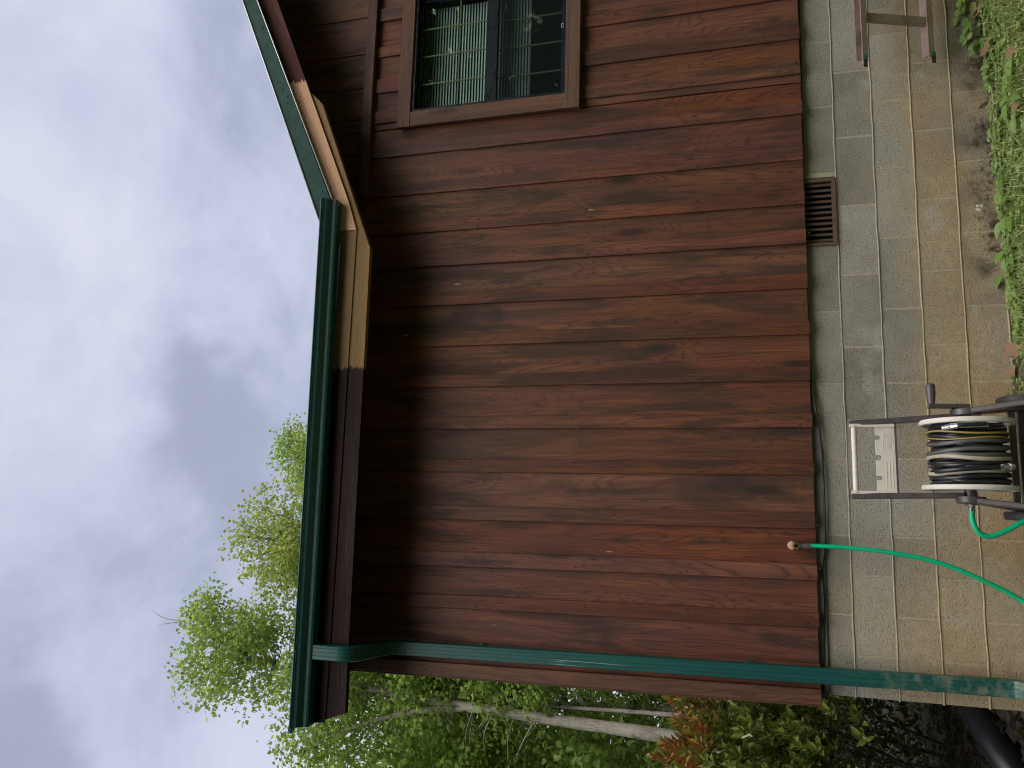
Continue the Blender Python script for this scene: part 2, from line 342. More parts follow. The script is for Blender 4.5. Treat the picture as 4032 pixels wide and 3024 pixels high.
def bark_material(name, lo, hi, lich):
    m, t = new_mat(name); g = t.node('ShaderNodeTexCoord').outputs['Object']
    n = t.noise(t.vmath('MULTIPLY', g, (16., 16., 4.)), 1., 5., .65, .6); b = t.noise(g, 5., 5., .65)
    c = t.mix(t.smooth(b, .45, .62, 0., .8), t.ramp(n, [(.3, lo), (.65, hi)]), lich)
    c = t.mix(t.smooth(n, .42, .30), c, tuple(.35*v for v in lo))
    t.put(t.p.inputs['Base Color'], c); t.put(t.p.inputs['Roughness'], .9); bump(t, n, .9, .03); return m
BARK_L = bark_material('lichen_bark', (.13, .115, .10), (.24, .215, .185), (.27, .265, .215))
BARK_D = bark_material('dark_bark', (.045, .038, .03), (.11, .095, .075), (.12, .13, .09))
def ground_material():
    m, t = new_mat('ground_soil'); g = t.node('ShaderNodeNewGeometry').outputs['Position']; x, y, z = t.sep(g)
    n = t.noise(g, 18., 6., .7); n2 = t.noise(g, 1.1, 4., .6)
    litter = t.ramp(n, [(.3, (.015, .011, .008)), (.55, (.04, .028, .020)), (.75, (.09, .06, .042))])
    grass = t.ramp(n, [(.3, (.10, .125, .045)), (.7, (.23, .24, .11))])
    k = t.math('MULTIPLY', t.smooth(x, -.6, .6), t.smooth(y, .2, -.5))
    c = t.mix(t.math('MULTIPLY', k, t.smooth(n2, .35, .55)), litter, grass)
    t.put(t.p.inputs['Base Color'], c); t.put(t.p.inputs['Roughness'], .95); bump(t, n, .9, .03); return m
GROUND = ground_material()

# ------------------------------------------------------------------ ground
def gz(x, y):
    """terrain height: level strip by the wall, falling away to the left and behind the house"""
    a = .19+.012*math.sin(x*2.1+y)+.01*math.sin(x*5.3-y*3)
    s = min(1, max(0, (.25-x)/1.6)); s = s*s*(3-2*s)
    b = min(1, max(0, (-y-.4)/5)); 
    h = a-.62*s*min(1, max(.35, (y+1.2)/1.8))-.12*b
    rr = math.hypot(x, y)
    if rr > 25: h += (rr-25)*.015*(1 if y > 0 else .2)
    return h
xs = np.concatenate([np.linspace(-300, -8, 12), np.linspace(-7.5, 7.5, 61), np.linspace(8, 300, 12)])
ys = np.concatenate([np.linspace(-300, -8, 12), np.linspace(-7.5, 7.5, 61), np.linspace(8, 300, 12)])
V = np.array([(x, y, gz(x, y)) for y in ys for x in xs]); nx = len(xs)
F = np.array([(j*nx+i, j*nx+i+1, (j+1)*nx+i+1, (j+1)*nx+i) for j in range(len(ys)-1) for i in range(nx-1)])
tag(np_mesh('ground', V, F, GROUND, smooth=True), kind='structure', label='brown soil and leaf litter sloping down past the cabin corner')

# ------------------------------------------------------------------ cabin
HX, HY = 7.8, 7.0
cabin = empty('cabin', (3, 0, .19), 'rustic brown board and batten cabin on concrete block base with green metal roof', 'cabin')
BL, CH = .4064, .2032
mbed = MB(); mback = MB()
mback.box(.006, 2.40, .002, .19, -.62, 1.2); mback.box(2.40, 2.822, .002, .19, -.62, .998); mback.box(2.40, 2.822, .10, .19, .998, 1.2); mback.box(2.822, HX, .002, .19, -.62, 1.2); mback.box(.002, .19, .19, HY, -.62, 1.2)
mback.build('mortar_backing', JOINT, cabin)
def block_mesh(x0, x1, z0, z1, side):
    mb = MB(); g = .005
    if side == 'front':
        y = random.uniform(-.0012, .0012); bar(mb, ((x0+x1)/2, .1+y, z0+g), ((x0+x1)/2, .1+y, z1-g), ((x1-x0)/2-g, 0, 0), (0, .1, 0), .003)
    else: bar(mb, (.1, (x0+x1)/2, z0+g), (.1, (x0+x1)/2, z1-g), (0, (x1-x0)/2-g, 0), (.1, 0, 0), .003)
    return mb
VENT_X = (2.407, 2.815)
for k in range(-3, 6):                                            # course k has its top at 1.2032 - .2032 k
    z1 = 1.2032-CH*(k+3)+0; z0 = z1-CH; odd = (k+3) % 2
    if z1 < -.5: continue
    x = 0.
    i = 0
    while x < HX-.01:
        x1 = min(HX, x+(BL/2 if (odd and x == 0) else BL))
        if not (k == -3 and x < VENT_X[1]-.05 and x1 > VENT_X[0]+.05):
            block_mesh(x+(0 if x else -.005), x1, z0, z1, 'front').build('concrete_block', BLOCK, cabin)
        x = x1
    y = .2 if not odd else .4064
    while y < 3.2:
        y1 = y+BL; block_mesh(y, y1, z0, z1, 'left').build('concrete_block', BLOCK, cabin); y = y1
for k in range(0, 9):                                             # beaded bed joints
    zc = 1.2032-CH*k
    if k == 0 or zc < -.4: continue
    mb = MB(); n = 90; rings = []
    for i in range(n+1):
        x = -.004+i/n*HX; o = random.uniform(-.0022, .0022); rr = random.uniform(.0046, .0068); yy = random.uniform(.0008, .0026)
        rings.append([(x, .006, zc+o-rr), (x, -.003+yy, zc+o-rr*.8), (x, -.0065+yy, zc+o), (x, -.003+yy, zc+o+rr*.8), (x, .006, zc+o+rr)])
    mb.loft(rings); mb.build('mortar_joint', MORTAR, cabin, smooth=True)
# flashing strip along the sill
mb = MB(); mb.prism([(0, 1.203), (0, 1.132), (1.25, 1.126), (1.5, 1.150), (1.7, 1.170), (1.7, 1.203)], -.014, -.004); mb.box(-.014, -.004, 0, 3.2, 1.128, 1.203)
mb.build('sill_flashing', FLASH, cabin)

# sheathing with a real window opening, interior, other walls
WX0, WX1, WZ0, WZ1 = 3.485, 4.340, 2.565, 3.610
sh = MB()
sh.box(.02, WX0, -.02, .08, 1.204, 4.02); sh.box(WX1, HX, -.02, .08, 1.204, 4.6); sh.box(WX0, WX1, -.02, .08, 1.204, WZ0); sh.box(WX0, WX1, -.02, .08, WZ1, 4.3)
sh.prism([(2.9, 4.02), (WX0, 4.02), (WX0, 4.25)], -.02, .08); sh.box(-.02, .08, .08, HY, 1.204, 4.05); sh.box(HX-.1, HX, .08, HY, -.3, 4.6); sh.box(.08, HX-.1, HY-.1, HY, -.3, 4.6)
sh.build('wall_sheathing', DECKWOOD, cabin)
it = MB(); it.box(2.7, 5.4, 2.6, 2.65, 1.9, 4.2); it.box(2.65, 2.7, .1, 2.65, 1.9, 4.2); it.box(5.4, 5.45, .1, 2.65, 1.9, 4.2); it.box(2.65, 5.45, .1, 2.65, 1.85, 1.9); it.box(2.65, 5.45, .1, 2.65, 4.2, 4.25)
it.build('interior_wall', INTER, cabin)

def lean(x): return -.014*max(0, 1-x/2.)                         # the left end leans a touch
BAT = [(3.668, 3.770), (3.446, 3.533), (3.197, 3.277), (2.918, 2.997), (2.651, 2.734), (2.417, 2.499), (2.158, 2.242), (1.895, 1.973), (1.639, 1.715), (1.383, 1.459),
       (1.125, 1.202), (.844, .926), (.577, .661), (.338, .413), (.080, .155), (3.935, 4.012), (4.203, 4.298), (4.47, 4.55), (4.74, 4.82), (5.0, 5.08), (5.27, 5.35), (5.53, 5.61), (5.8, 5.88),
       (6.06, 6.14), (6.33, 6.41), (6.6, 6.68), (6.87, 6.95), (7.14, 7.22), (7.4, 7.48)]
BAT.sort()
def roof_under(x): return 4.04 if x < 2.75 else 3.872+.433*(min(x, 5.2)-2.612)-(.433*(x-5.2) if x > 5.2 else 0)
BELT0, BELT1, BELTX = 3.900, 3.968, 2.98
def vboard(name, x0, x1, y0, y1, z0, z1, mat, jit=.0012):
    xm = (x0+x1)/2; L = lean(xm); mb = MB(); n = max(1, int((z1-z0)/.5))
    bar(mb, (xm+L*(z0-1.15), (y0+y1)/2, z0), (xm+L*(z1-1.15), (y0+y1)/2, z1), ((x1-x0)/2, 0, 0), (0, (y1-y0)/2, 0), .002, n, jit)
    return mb.build(name, mat, cabin)
def pieces(x0, x1, zb, zt):
    """split a vertical board around the window casing and the belt board"""
    out = []; xm = (x0+x1)/2
    top = BELT0-.002 if xm > BELTX else zt
    if x1 > 3.40 and x0 < 4.42: out += [(zb, 2.475), (3.700, top)]
    else: out.append((zb, top))
    if xm > BELTX: out.append((BELT1+.002, zt))
    return out
edges = sorted([-.006]+[(a+b)/2 for a, b in BAT]+[HX, 3.3985])
for a, b in zip(edges[:-1], edges[1:]):                           # wide planks
    for z0, z1 in pieces(a, b, 1.175+random.uniform(-.003, .003), roof_under((a+b)/2)+.07):
        yo = random.uniform(-.002, .003)-(.012 if z0 > BELT1 else 0)
        vboard('siding_plank', a+.003, b-.003, -.042+yo, -.021, z0, z1, SIDING)
for i, (a, b) in enumerate(BAT):
    for z0, z1 in pieces(a, b, 1.1735+random.uniform(-.003, .002), roof_under((a+b)/2)+.05):
        if z0 > BELT1: continue
        yo = random.uniform(-.003, .002)
        vboard('batten', a, b, -.056+yo, -.042, z0, z1, SIDING)
# belt board under the gable and corner board
mb = MB(); bar(mb, (BELTX-.05, -.062, (BELT0+BELT1)/2), (HX, -.062, (BELT0+BELT1)/2), (0, 0, (BELT1-BELT0)/2), (0, .022, 0), .002, 8, .001)
mb.build('belt_board', wood('belt_wood', (.125, .050, .032), (.035, .02, .016), (.18, .07, .03), axis='X'), cabin)
mb = MB(); bar(mb, (-.002, -.0555, 1.174), (-.002-.0145*2.9, -.0555, 4.05), (.037, 0, 0), (0, .0115, 0), .002, 6, .0008)
mb.build('corner_board', CASING, cabin)
mb = MB(); bar(mb, (-.044, .01, 1.176), (-.044-.0145*2.9, .01, 4.05), (.0115, 0, 0), (0, .052, 0), .002, 6, .0008)
mb.build('corner_board', CASING, cabin)
y = .06; i = 0
while y < HY-.2:                                                  # left end wall boards
    mb = MB(); bar(mb, (-.032-.014*0, y+.125, 1.16), (-.032, y+.125, 4.0), (0, .123, 0), (.0105, 0, 0), .002, 4, .001); mb.build('siding_plank', SIDING, cabin)
    mb = MB(); bar(mb, (-.054, y+.26, 1.15), (-.054, y+.26, 4.0), (0, .04, 0), (.011, 0, 0), .002, 4, .001); mb.build('batten', SIDING, cabin)
    y += .262

# nails
nm = MB()
for a, b in BAT:
    if b > 3.4 and a < 4.42: zs = (1.2, 1.75, 2.3)
    else: zs = (1.2, 1.8, 2.45, 3.1, 3.7)
    for zz in zs:
        for xx in (a+.018, b-.018):
            x = xx+random.uniform(-.006, .006); z = zz+random.uniform(-.05, .05)
            if -.2 < x < 5: nm.cyl((x+lean(x)*(z-1.15), -.0575, z), (0, -1, 0), random.uniform(.004, .0065), .0015, 6)
tag(nm.build('nail_heads', plain('nail_rust', (.03, .022, .02), .7), cabin), kind='stuff')

# window: casing, frame, sashes, grids, blinds
def wpart(name, mb, mat, parent, **k): return mb.build(name, mat, parent, **k)
mb = MB(); bar(mb, (3.380, -.0755, 3.657), (4.445, -.0755, 3.657), (0, 0, .047), (0, .0175, 0), .003, 3, .0006); mb.build('window_casing', CASING_H, cabin)
mb = MB(); bar(mb, (3.377, -.078, 2.5165), (4.45, -.078, 2.5165), (0, 0, .047), (0, .02, 0), .003, 3, .0006); mb.build('window_casing', CASING_H, cabin)
for xm in (3.433, 4.392):
    mb = MB(); bar(mb, (xm, -.074, WZ0), (xm, -.074, WZ1-.001), (.0515, 0, 0), (0, .0165, 0), .003, 3, .0006); mb.build('window_casing', CASING, cabin)
win = MB()
def ring(mb, x0, x1, z0, z1, wd, y0, y1):
    mb.box(x0, x0+wd, y0, y1, z0, z1); mb.box(x1-wd, x1, y0, y1, z0, z1); mb.box(x0+wd, x1-wd, y0, y1, z0, z0+wd); mb.box(x0+wd, x1-wd, y0, y1, z1-wd, z1)
ring(win, WX0+.001, WX1-.001, WZ0+.001, WZ1-.001, .017, -.080, .05)
window = win.build('window', FRAME, cabin)
def sash(z0, z1, y, name):
    mb = MB(); ring(mb, WX0+.019, WX1-.019, z0, z1, .020, y, y+.028); s = mb.build(name, FRAME, window); return s
sash(3.060, 3.590, -.040, 'upper_sash'); sash(2.585, 3.098, -.006, 'lower_sash')
mb = MB(); mb.box(WX0+.02, WX1-.02, -.052, -.042, 3.046, 3.106); mb.build('meeting_rail', FRAME, window)
for z0, z1, y in ((3.081, 3.57, -.030), (2.606, 3.077, .004)):
    mb = MB(); mb.box(WX0+.04, WX1-.04, y, y+.004, z0, z1); mb.build('window_pane', GLASS, window)
    for xm in (3.7075, 3.910, 4.1125):
        mb = MB(); mb.box(xm-.005, xm+.005, y+.008, y+.014, z0, z1); mb.build('muntin', MUNTIN, window)
    zc = 3.311 if z0 > 3 else 2.827
    mb = MB(); mb.box(WX0+.04, WX1-.04, y+.0145, y+.0205, zc-.005, zc+.005); mb.build('muntin', MUNTIN, window)
mb = MB(); ring(mb, WX0+.019, WX1-.019, 2.584, 3.044, .014, -.058, -.050); mb.build('screen_frame', FRAME, window)
mb = MB(); mb.box(WX0+.03, WX1-.03, -.0545, -.0535, 2.596, 3.036); mb.build('insect_screen', SCREEN, window)
mb = MB(); ring(mb, 3.955, 3.985, 2.5860, 2.6010, .003, -.0625, -.0585); mb.build('screen_latch', LATCHM, window)
z = 3.585; i = 0
slat_me = None
while z > 2.83:                                                   # horizontal mini-blind
    if slat_me is None:
        mb = MB(); c = math.cos(R(52)); s_ = math.sin(R(52)); h = .0125
        mb.add([(3.515, -h*c, -h*s_), (4.31, -h*c, -h*s_), (4.31, 0, .002), (3.515, 0, .002), (4.31, h*c, h*s_), (3.515, h*c, h*s_)], [(0, 1, 2, 3), (3, 2, 4, 5)])
        so_ = mb.build('blind_slat', BLIND, window); slat_me = so_.data
    else: so_ = link('blind_slat', slat_me, window)
    so_.location = (0, .058, z); z -= .0205
# crawl space vent
vm = MB(); x0, x1, z0, z1 = VENT_X[0]+.004, VENT_X[1]-.004, 1.004, 1.198
ring(vm, x0, x1, z0, z1, .020, -.012, .03); vent = vm.build('crawl_vent', VENT, cabin)
mb = MB(); mb.box(x0+.02, x1-.02, .028, .03, z0+.02, z1-.02); mb.build('vent_backing', BLACK, vent)
for i in range(11):
    xm = x0+.02+(x1-x0-.04)*(i+.5)/11.; mb = MB(); bar(mb, (xm, .004, z0+.02), (xm, .004, z1-.02), (.0075, .003, 0), (-.001, .0022, 0), .0005)
    mb.build('vent_louver', VENT, vent)

# eave and rake: fascia, trim, soffit, metal roof
def rk(x, x0, z0, x1, z1): return z0+(z1-z0)*(x-x0)/(x1-x0)
RIDGE = 5.2
def gt(x): return rk(x, 2.612, 3.995, 4.210, 4.687)              # top of the rake metal
def gb(x): return rk(x, 2.759, 3.929, 4.192, 4.579)
def tl(x): return rk(x, 2.744, 3.833, 4.191, 4.449)
FY = -.43
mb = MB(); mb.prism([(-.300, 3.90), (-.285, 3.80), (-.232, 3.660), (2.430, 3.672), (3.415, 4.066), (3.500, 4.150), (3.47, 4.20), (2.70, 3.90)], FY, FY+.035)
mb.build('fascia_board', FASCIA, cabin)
mb = MB(); mb.prism([(2.55, 3.765), (2.744, tl(2.744)), (RIDGE, tl(RIDGE)), (RIDGE, gb(RIDGE)+.05), (2.76, gb(2.76)+.03), (2.55, 3.93)], FY-.013, FY-.001)
mb.build('trim_board', TRIM, cabin)
mb = MB(); mb.prism([(-.305, 3.92), (-.288, 3.775), (2.547, 3.765), (2.547, 3.93)], FY-.007, FY-.001); mb.build('trim_board', FASCIA, cabin)  # eave run of the trim in the darker tan, gutter shade in its colour
mb = MB(); mb.prism([(RIDGE+.001, tl(RIDGE)), (HX+.3, tl(RIDGE)-.433*(HX+.3-RIDGE)), (HX+.3, gb(RIDGE)+.05-.433*(HX+.3-RIDGE)), (RIDGE+.001, gb(RIDGE)+.05)], FY-.022, FY-.001)
mb.build('trim_board', TRIM, cabin)
SL = .417
def mz(y): return 3.932+SL*(y+.52)                              # main roof top surface
vy = lambda x: -.545+(gt(x)-3.95)/SL
mb = MB()                                                        # main roof deck
P = [(-.31, FY+.03), (2.62, FY+.03), (RIDGE, vy(RIDGE)), (HX+.3, vy(RIDGE)), (HX+.3, 3.6), (-.31, 3.6)]
mb.loft([[(x, y, mz(y)-.055) for x, y in P], [(x, y, mz(y)-.012) for x, y in P]]); mb.build('roof_deck', DECKWOOD, cabin)
mb = MB(); P2 = [(-.31, 3.6), (HX+.3, 3.6), (HX+.3, HY+.45), (-.31, HY+.45)]
mb.loft([[(x, y, mz(7.2-y)-.055) for x, y in P2], [(x, y, mz(7.2-y)) for x, y in P2]]); mb.build('roof_deck', RAKEMETAL, cabin)
mb = MB(); mb.prism([(2.60, gt(2.60)-.135), (RIDGE, gt(RIDGE)-.135), (HX+.3, gt(RIDGE)-.135-.433*(HX+.3-RIDGE)), (HX+.3, gt(RIDGE)-.02-.433*(HX+.3-RIDGE)), (RIDGE, gt(RIDGE)-.02), (2.60, gt(2.60)-.02)], FY+.036, 3.0)
mb.build('roof_deck', DECKWOOD, cabin)
mb = MB(); A = [(-.335, -.520), (2.63, -.520), (RIDGE, vy(RIDGE)), (HX+.3, vy(RIDGE)), (HX+.3, 3.6), (-.335, 3.6)]
mb.loft([[(x, y, mz(y)-.010) for x, y in A], [(x, y, mz(y)) for x, y in A]]); roof = mb.build('metal_roof', RAKEMETAL, cabin)
x = -.322
while x < 2.6:                                                   # ribs of the metal sheets; their ends show above the gutter
    mb = MB(); pr = [(-.022, .001), (-.010, .019), (.010, .019), (.022, .001)]
    mb.loft([[(x+a, y, mz(y)+b) for a, b in pr] for y in (-.524, 3.58)]); mb.build('roof_rib', RAKEMETAL, roof); x += .2286
mb = MB(); mb.loft([[(x, y, z) for x, z in ((2.60, gt(2.60)-.012), (RIDGE, gt(RIDGE)-.012), (RIDGE, gt(RIDGE)), (2.60, gt(2.60)))] for y in (-.47, 2.6)])
mb.loft([[(x, y, z) for x, z in ((RIDGE, gt(RIDGE)-.012), (HX+.33, gt(RIDGE)-.012-.433*(HX+.33-RIDGE)), (HX+.33, gt(RIDGE)-.433*(HX+.33-RIDGE)), (RIDGE, gt(RIDGE)))] for y in (-.47, 2.6)])
mb.build('metal_roof', RAKEMETAL, cabin)
mb = MB(); mb.prism([(2.60, 3.87), (RIDGE, gb(RIDGE)), (RIDGE, gt(RIDGE)), (2.585, gt(2.585))], -.482, -.468)
mb.prism([(RIDGE+.001, gb(RIDGE)), (HX+.33, gb(RIDGE)-.433*(HX+.33-RIDGE)), (HX+.33, gt(RIDGE)-.433*(HX+.33-RIDGE)), (RIDGE+.001, gt(RIDGE))], -.482, -.468)
rake = mb.build('rake_trim', RAKEMETAL, cabin)
mb = MB()
for fn, x0, dz, r in ((gt, 2.60, .003, .0045), (gb, 2.70, -.003, .0045)):
    mb.tube([(x0, -.485, fn(x0)+dz), (RIDGE, -.485, fn(RIDGE)+dz)], r, 8)
mb.build('rake_hem', HEM, rake, smooth=True)
mb = MB()
for x in (2.80, 3.05, 3.42, 3.47, 3.52, 3.98, 4.3):
    q = .35 if x not in (3.42, 3.52) else .5; mb.lathe((x, -.482, gb(x)*(1-q)+gt(x)*q), (0, -1, 0), [(.006, 0), (.006, .002), (.003, .005)], 8)
mb.build('rake_screw', GUTTER, rake)

# gutter and downspout
GX0, GX1 = -.302, 2.725
prof = [(-.432, 3.925), (-.432, 3.846), (-.500, 3.842), (-.508, 3.852), (-.510, 3.868), (-.524, 3.879), (-.540, 3.893), (-.545, 3.908), (-.552, 3.913), (-.552, 3.925), (-.546, 3.925), (-.545, 3.915), (-.538, 3.912), (-.533, 3.896), (-.505, 3.873), (-.500, 3.850), (-.438, 3.852), (-.438, 3.925)]
def gslope(x): return .028*(x-GX0)/(GX1-GX0)
mb = MB(); n = 6
mb.loft([[(GX0+(GX1-GX0)*i/n, y, z+gslope(GX0+(GX1-GX0)*i/n)) for y, z in prof] for i in range(n+1)])
for x in (GX0, GX1):
    s = gslope(x); e = .0015 if x == GX0 else -.0015
    mb.prism_x([(y, z+s) for y, z in prof[:10]], x-.001, x+.001+e)
gutter = mb.build('gutter', GUTTER, cabin)
mb = MB(); mb.tube([(GX0, -.5555, 3.9215), (GX1, -.5555, 3.9215+.028)], .0045, 8); mb.build('gutter_lip', plain('lip_enamel', (.06, .16, .16), .3), gutter, smooth=True)
mb = MB(); mb.box(2.05, 2.45, -.475, -.452, 3.826+gslope(2.2), 3.845+gslope(2.2)); mb.build('gutter_splice', GUTTER, gutter)
def spout(mb, pts, hw=.0385, hd=.026):
    rings = []; pts = [Vector(p) for p in pts]; m = len(pts)
    for k in range(m):
        t = (pts[min(k+1, m-1)]-pts[max(k-1, 0)]).normalized(); sx_ = Vector((1, 0, 0)); nrm = sx_.cross(t).normalized(); sx_ = t.cross(nrm)*1
        if sx_.x < 0: sx_ = -sx_
        rg = []
        for a, b in ((-1, -.8), (-.92, -1), (-.60, -1), (-.52, -.95), (-.44, -1), (-.08, -1), (0, -.95), (.08, -1), (.44, -1), (.52, -.95), (.60, -1), (.92, -1), (1, -.8), (1, .8), (.92, 1), (-.92, 1), (-1, .8)):
            rg.append(pts[k]+sx_*hw*a+nrm*hd*b)
        rings.append(rg)
    mb.loft(rings)
xb = lambda z: .076+.0145*(3.6-z)
mb = MB(); spout(mb, [(.089, -.471, 3.85), (.089, -.471, 3.70), (.088, -.466, 3.662), (.087, -.448, 3.636), (.086, -.42, 3.622), (.083, -.31, 3.602), (.079, -.19, 3.580), (.077, -.14, 3.565), (xb(3.54), -.112, 3.538), (xb(3.50), -.104, 3.50), (xb(3.44), -.103, 3.44)], .0395, .027)
ds = mb.build('downspout', SPOUT, cabin, smooth=35)
mb = MB(); spout(mb, [(xb(3.46), -.103, 3.46), (xb(2.4), -.103, 2.4), (xb(1.3), -.103, 1.3), (xb(.53), -.103, .53)]); mb.build('downspout_pipe', SPOUT, ds)
mb = MB(); spout(mb, [(xb(.545), -.103, .545), (xb(.40), -.103, .40), (xb(.35), -.106, .35), (xb(.31), -.116, .31), (xb(.28), -.14, .285), (xb(.26), -.20, .26), (xb(.24), -.42, .225)], .0405, .028)
mb.build('downspout_elbow', SPOUT, ds)
mb = MB()
for z in (3.0, 1.52):
    mb.box(xb(z)-.047, xb(z)+.047, -.0765, -.0685, z-.012, z+.012)
mb.build('downspout_strap', SPOUT, ds)

# spigot on the siding
sp = MB(); sp.lathe((.752, -.043, 1.293), (0, -1, 0), [(.024, 0), (.024, .016), (.021, .020), (.012, .022)], 8); spig = sp.build('spigot', COPPER, cabin)
mb = MB(); mb.lathe((.753, -.066, 1.276), (0, -1, .0), [(.020, 0), (.020, .042), (.017, .046), (.010, .046), (.009, .02)], 8); mb.build('spigot_body', BRASS, spig); mb = MB(); mb.cyl((.753, -.1085, 1.276), (0, -1, 0), .0085, .0008, 14); mb.build('spigot_bore', BLACK, spig)
mb = MB(); mb.cyl((.753, -.095, 1.262), (0, 0, -1), .013, .03, 12); mb.cyl((.7535, -.095, 1.238), (0, 0, -1), .0155, .016, 12); mb.build('spigot_outlet', DULL, spig)

# ------------------------------------------------------------------ cable along the foundation
pts = catmull([(6.5, -.022, 1.168), (3.93, -.022, 1.166), (3.2, -.020, 1.170), (2.43, -.020, 1.174), (1.85, -.022, 1.172), (1.63, -.024, 1.166), (1.425, -.03, 1.143), (1.222, -.026, 1.127), (.954, -.022, 1.122), (.763, -.022, 1.128), (.62, -.022, 1.146), (.47, -.022, 1.143), (.25, -.02, 1.152), (.01, -.018, 1.158)], 6)
mb = MB(); mb.tube(pts, .0048, 8)
tag(mb.build('cable', CABLE, smooth=True), 'thin black cable sagging along the wall between siding and blocks', 'cable')

# ------------------------------------------------------------------ green garden hose: spigot -> ground -> reel cart
hp = [(.7535, -.096, 1.222), (.756, -.10, 1.19), (.754, -.125, 1.018), (.737, -.15, .822), (.700, -.17, .623), (.627, -.19, .44), (.53, -.20, .27), (.42, -.26, .215), (.30, -.5, .205), (.28, -.95, .20), (.42, -1.32, .19),
      (.66, -1.38, .185), (.80, -1.18, .19), (.85, -.98, .205), (.905, -.82, .28), (.925, -.76, .36), (.913, -.755, .418), (.872, -.752, .485), (.847, -.75, .545), (.860, -.75, .588), (.905, -.75, .609), (.955, -.75, .611)]
mb = MB(); mb.tube(catmull(hp, 10), .0112, 12)
gh = mb.build('garden_hose', GREENHOSE, smooth=True)
tag(gh, 'bright green vinyl garden hose from the wall spigot to the reel cart', 'garden hose')
mb = MB(); mb.cyl((.950, -.75, .611), (1, 0, 0), .0125, .018, 14); mb.cyl((.968, -.75, .611), (1, 0, 0), .0155, .012, 8); mb.build('hose_coupling', DULL, gh)
mb = MB(); mb.cyl((.7537, -.0957, 1.226), (0, 0, -1), .0145, .022, 14); mb.build('hose_coupling', DULL, gh)

# ------------------------------------------------------------------ hose reel cart
CY, AZ = -.75, .611
GB = gz(1.17, CY)
cart = empty('hose_reel_cart', (1.17, CY, GB), 'dark brown hose reel cart with beige handle and beige reel flanges', 'hose reel cart')
for nm_, xa, xt, xl, sg in (('left', .999, .999, .972, -1), ('right', 1.338, 1.338, 1.395, 1)):
    mb = MB(); xt2 = {-1: 1.003, 1: 1.326}[sg]; xh = {-1: 1.014, 1: 1.355}[sg]
    bar(mb, (xh, CY+.0, AZ+.03), (xt2, CY+.02, 1.076), (.0128, 0, 0), (0, .024, 0), .003, 4, 0); mb.build('handle_leg', CARTBROWN, cart)
    hub = MB(); xo = xh-.014*sg if sg < 0 else xh
    hub.lathe((xh+sg*.004, CY, AZ), (sg, 0, 0), [(.058, 0), (.058, .024), (.050, .030), (.022, .032)], 24); hub.build('axle_hub', CARTBROWN, cart, smooth=40)
    for dy, ty in ((-.20, -.012), (.20, .012)):                   # splayed lower legs
        mb = MB(); bar(mb, (xh+sg*.018, CY+ty, AZ+.015), (xl+sg*.028, CY+dy, GB+.02), (.012, 0, 0), (0, .034, .0), .004, 3, 0); mb.build('leg', CARTBROWN, cart)
    mb = MB(); bar(mb, (xl+sg*.028, CY-.24, GB+.028), (xl+sg*.028, CY+.24, GB+.028), (.016, 0, 0), (0, 0, .024), .004); mb.build('foot_rail', CARTBROWN, cart)
for dy in (-.105, .105):
    mb = MB(); bar(mb, (.975, CY+dy, .405), (1.40, CY+dy, .405), (0, 0, .012), (0, .012, 0), .003); mb.build('crossbar', CARTBROWN, cart)
mb = MB(); mb.box(.965, 1.42, CY-.19, CY+.19, GB+.055, GB+.075); mb.box(.965, 1.42, CY+.17, CY+.185, GB+.075, .36); mb.build('tray', CARTBROWN, cart)
mb = MB(); mb.box(1.016, 1.325, CY-.002, CY+.012, .888, .896); mb.build('crossbar', CARTBROWN, cart)
for x, s_ in ((.935, -1), (1.44, 1)):                               # wheels
    mb = MB(); mb.lathe((x-.02, CY+.16, GB+.12), (1, 0, 0), [(.085, 0), (.115, .002), (.12, .01), (.12, .03), (.115, .038), (.085, .04)], 28, closed=True); wh = mb.build('wheel', RUBBER, cart, smooth=40)
    mb = MB(); mb.lathe((x-.014, CY+.16, GB+.12), (1, 0, 0), [(.086, 0), (.086, .028), (.03, .03), (.03, -.002)], 28); mb.build('wheel_rim', BEIGE, wh, smooth=40)
# beige handle plate with three notches
def arc(cx, cz, r, n=8): return [(cx+r*math.cos(math.pi+math.pi*i/n), cz+r*math.sin(math.pi+math.pi*i/n)) for i in range(n+1)]
PX0, PX1, PZ0, PZ1 = 1.019, 1.318, .896, .974
top = []
for xc, dz, rr in ((1.084, .024, .010), (1.174, .023, .012), (1.263, .021, .010)):
    top += [(xc-rr, PZ1)]+[(a, b) for a, b in arc(xc, PZ1-dz+rr, rr)]+[(xc+rr, PZ1)]
plate = MB(); PY = CY+.004
plate.prism([(PX0, PZ1)]+top+[(PX1, PZ1), (PX1, PZ0), (PX0, PZ0)], PY, PY+.010)
plate.box(PX0-.006, PX0+.008, PY-.010, PY+.022, PZ0, 1.078); plate.box(PX1-.008, PX1+.006, PY-.010, PY+.022, PZ0, 1.078)
hd = plate.build('handle_plate', BEIGE, cart)
mb = MB(); pr = []; L0, L1 = PX0, PX1; n = 72
for i in range(n+1):
    t = i/n; r = .0115+(.006 if t < .02 or t > .98 else 0)+(.0009 if (i % 2 and (.10 < t < .45 or .58 < t < .90)) else 0); pr.append((r, (L1-L0)*t))
mb.lathe((L0, PY+.004, 1.061), (1, 0, 0), pr, 16); mb.build('grip', BEIGE, hd, smooth=50)
mb = MB()
for z in (.908, .921, .934): mb.box(1.040, 1.160, PY-.0012, PY+.001, z-.0012, z+.0012)
ring(mb, 1.190, 1.308, .901, .944, .0012, PY-.001, PY+.001); ring(mb, 1.212, 1.288, .910, .938, .0012, PY-.0012, PY+.001); mb.build('plate_relief', BEIGE, hd)
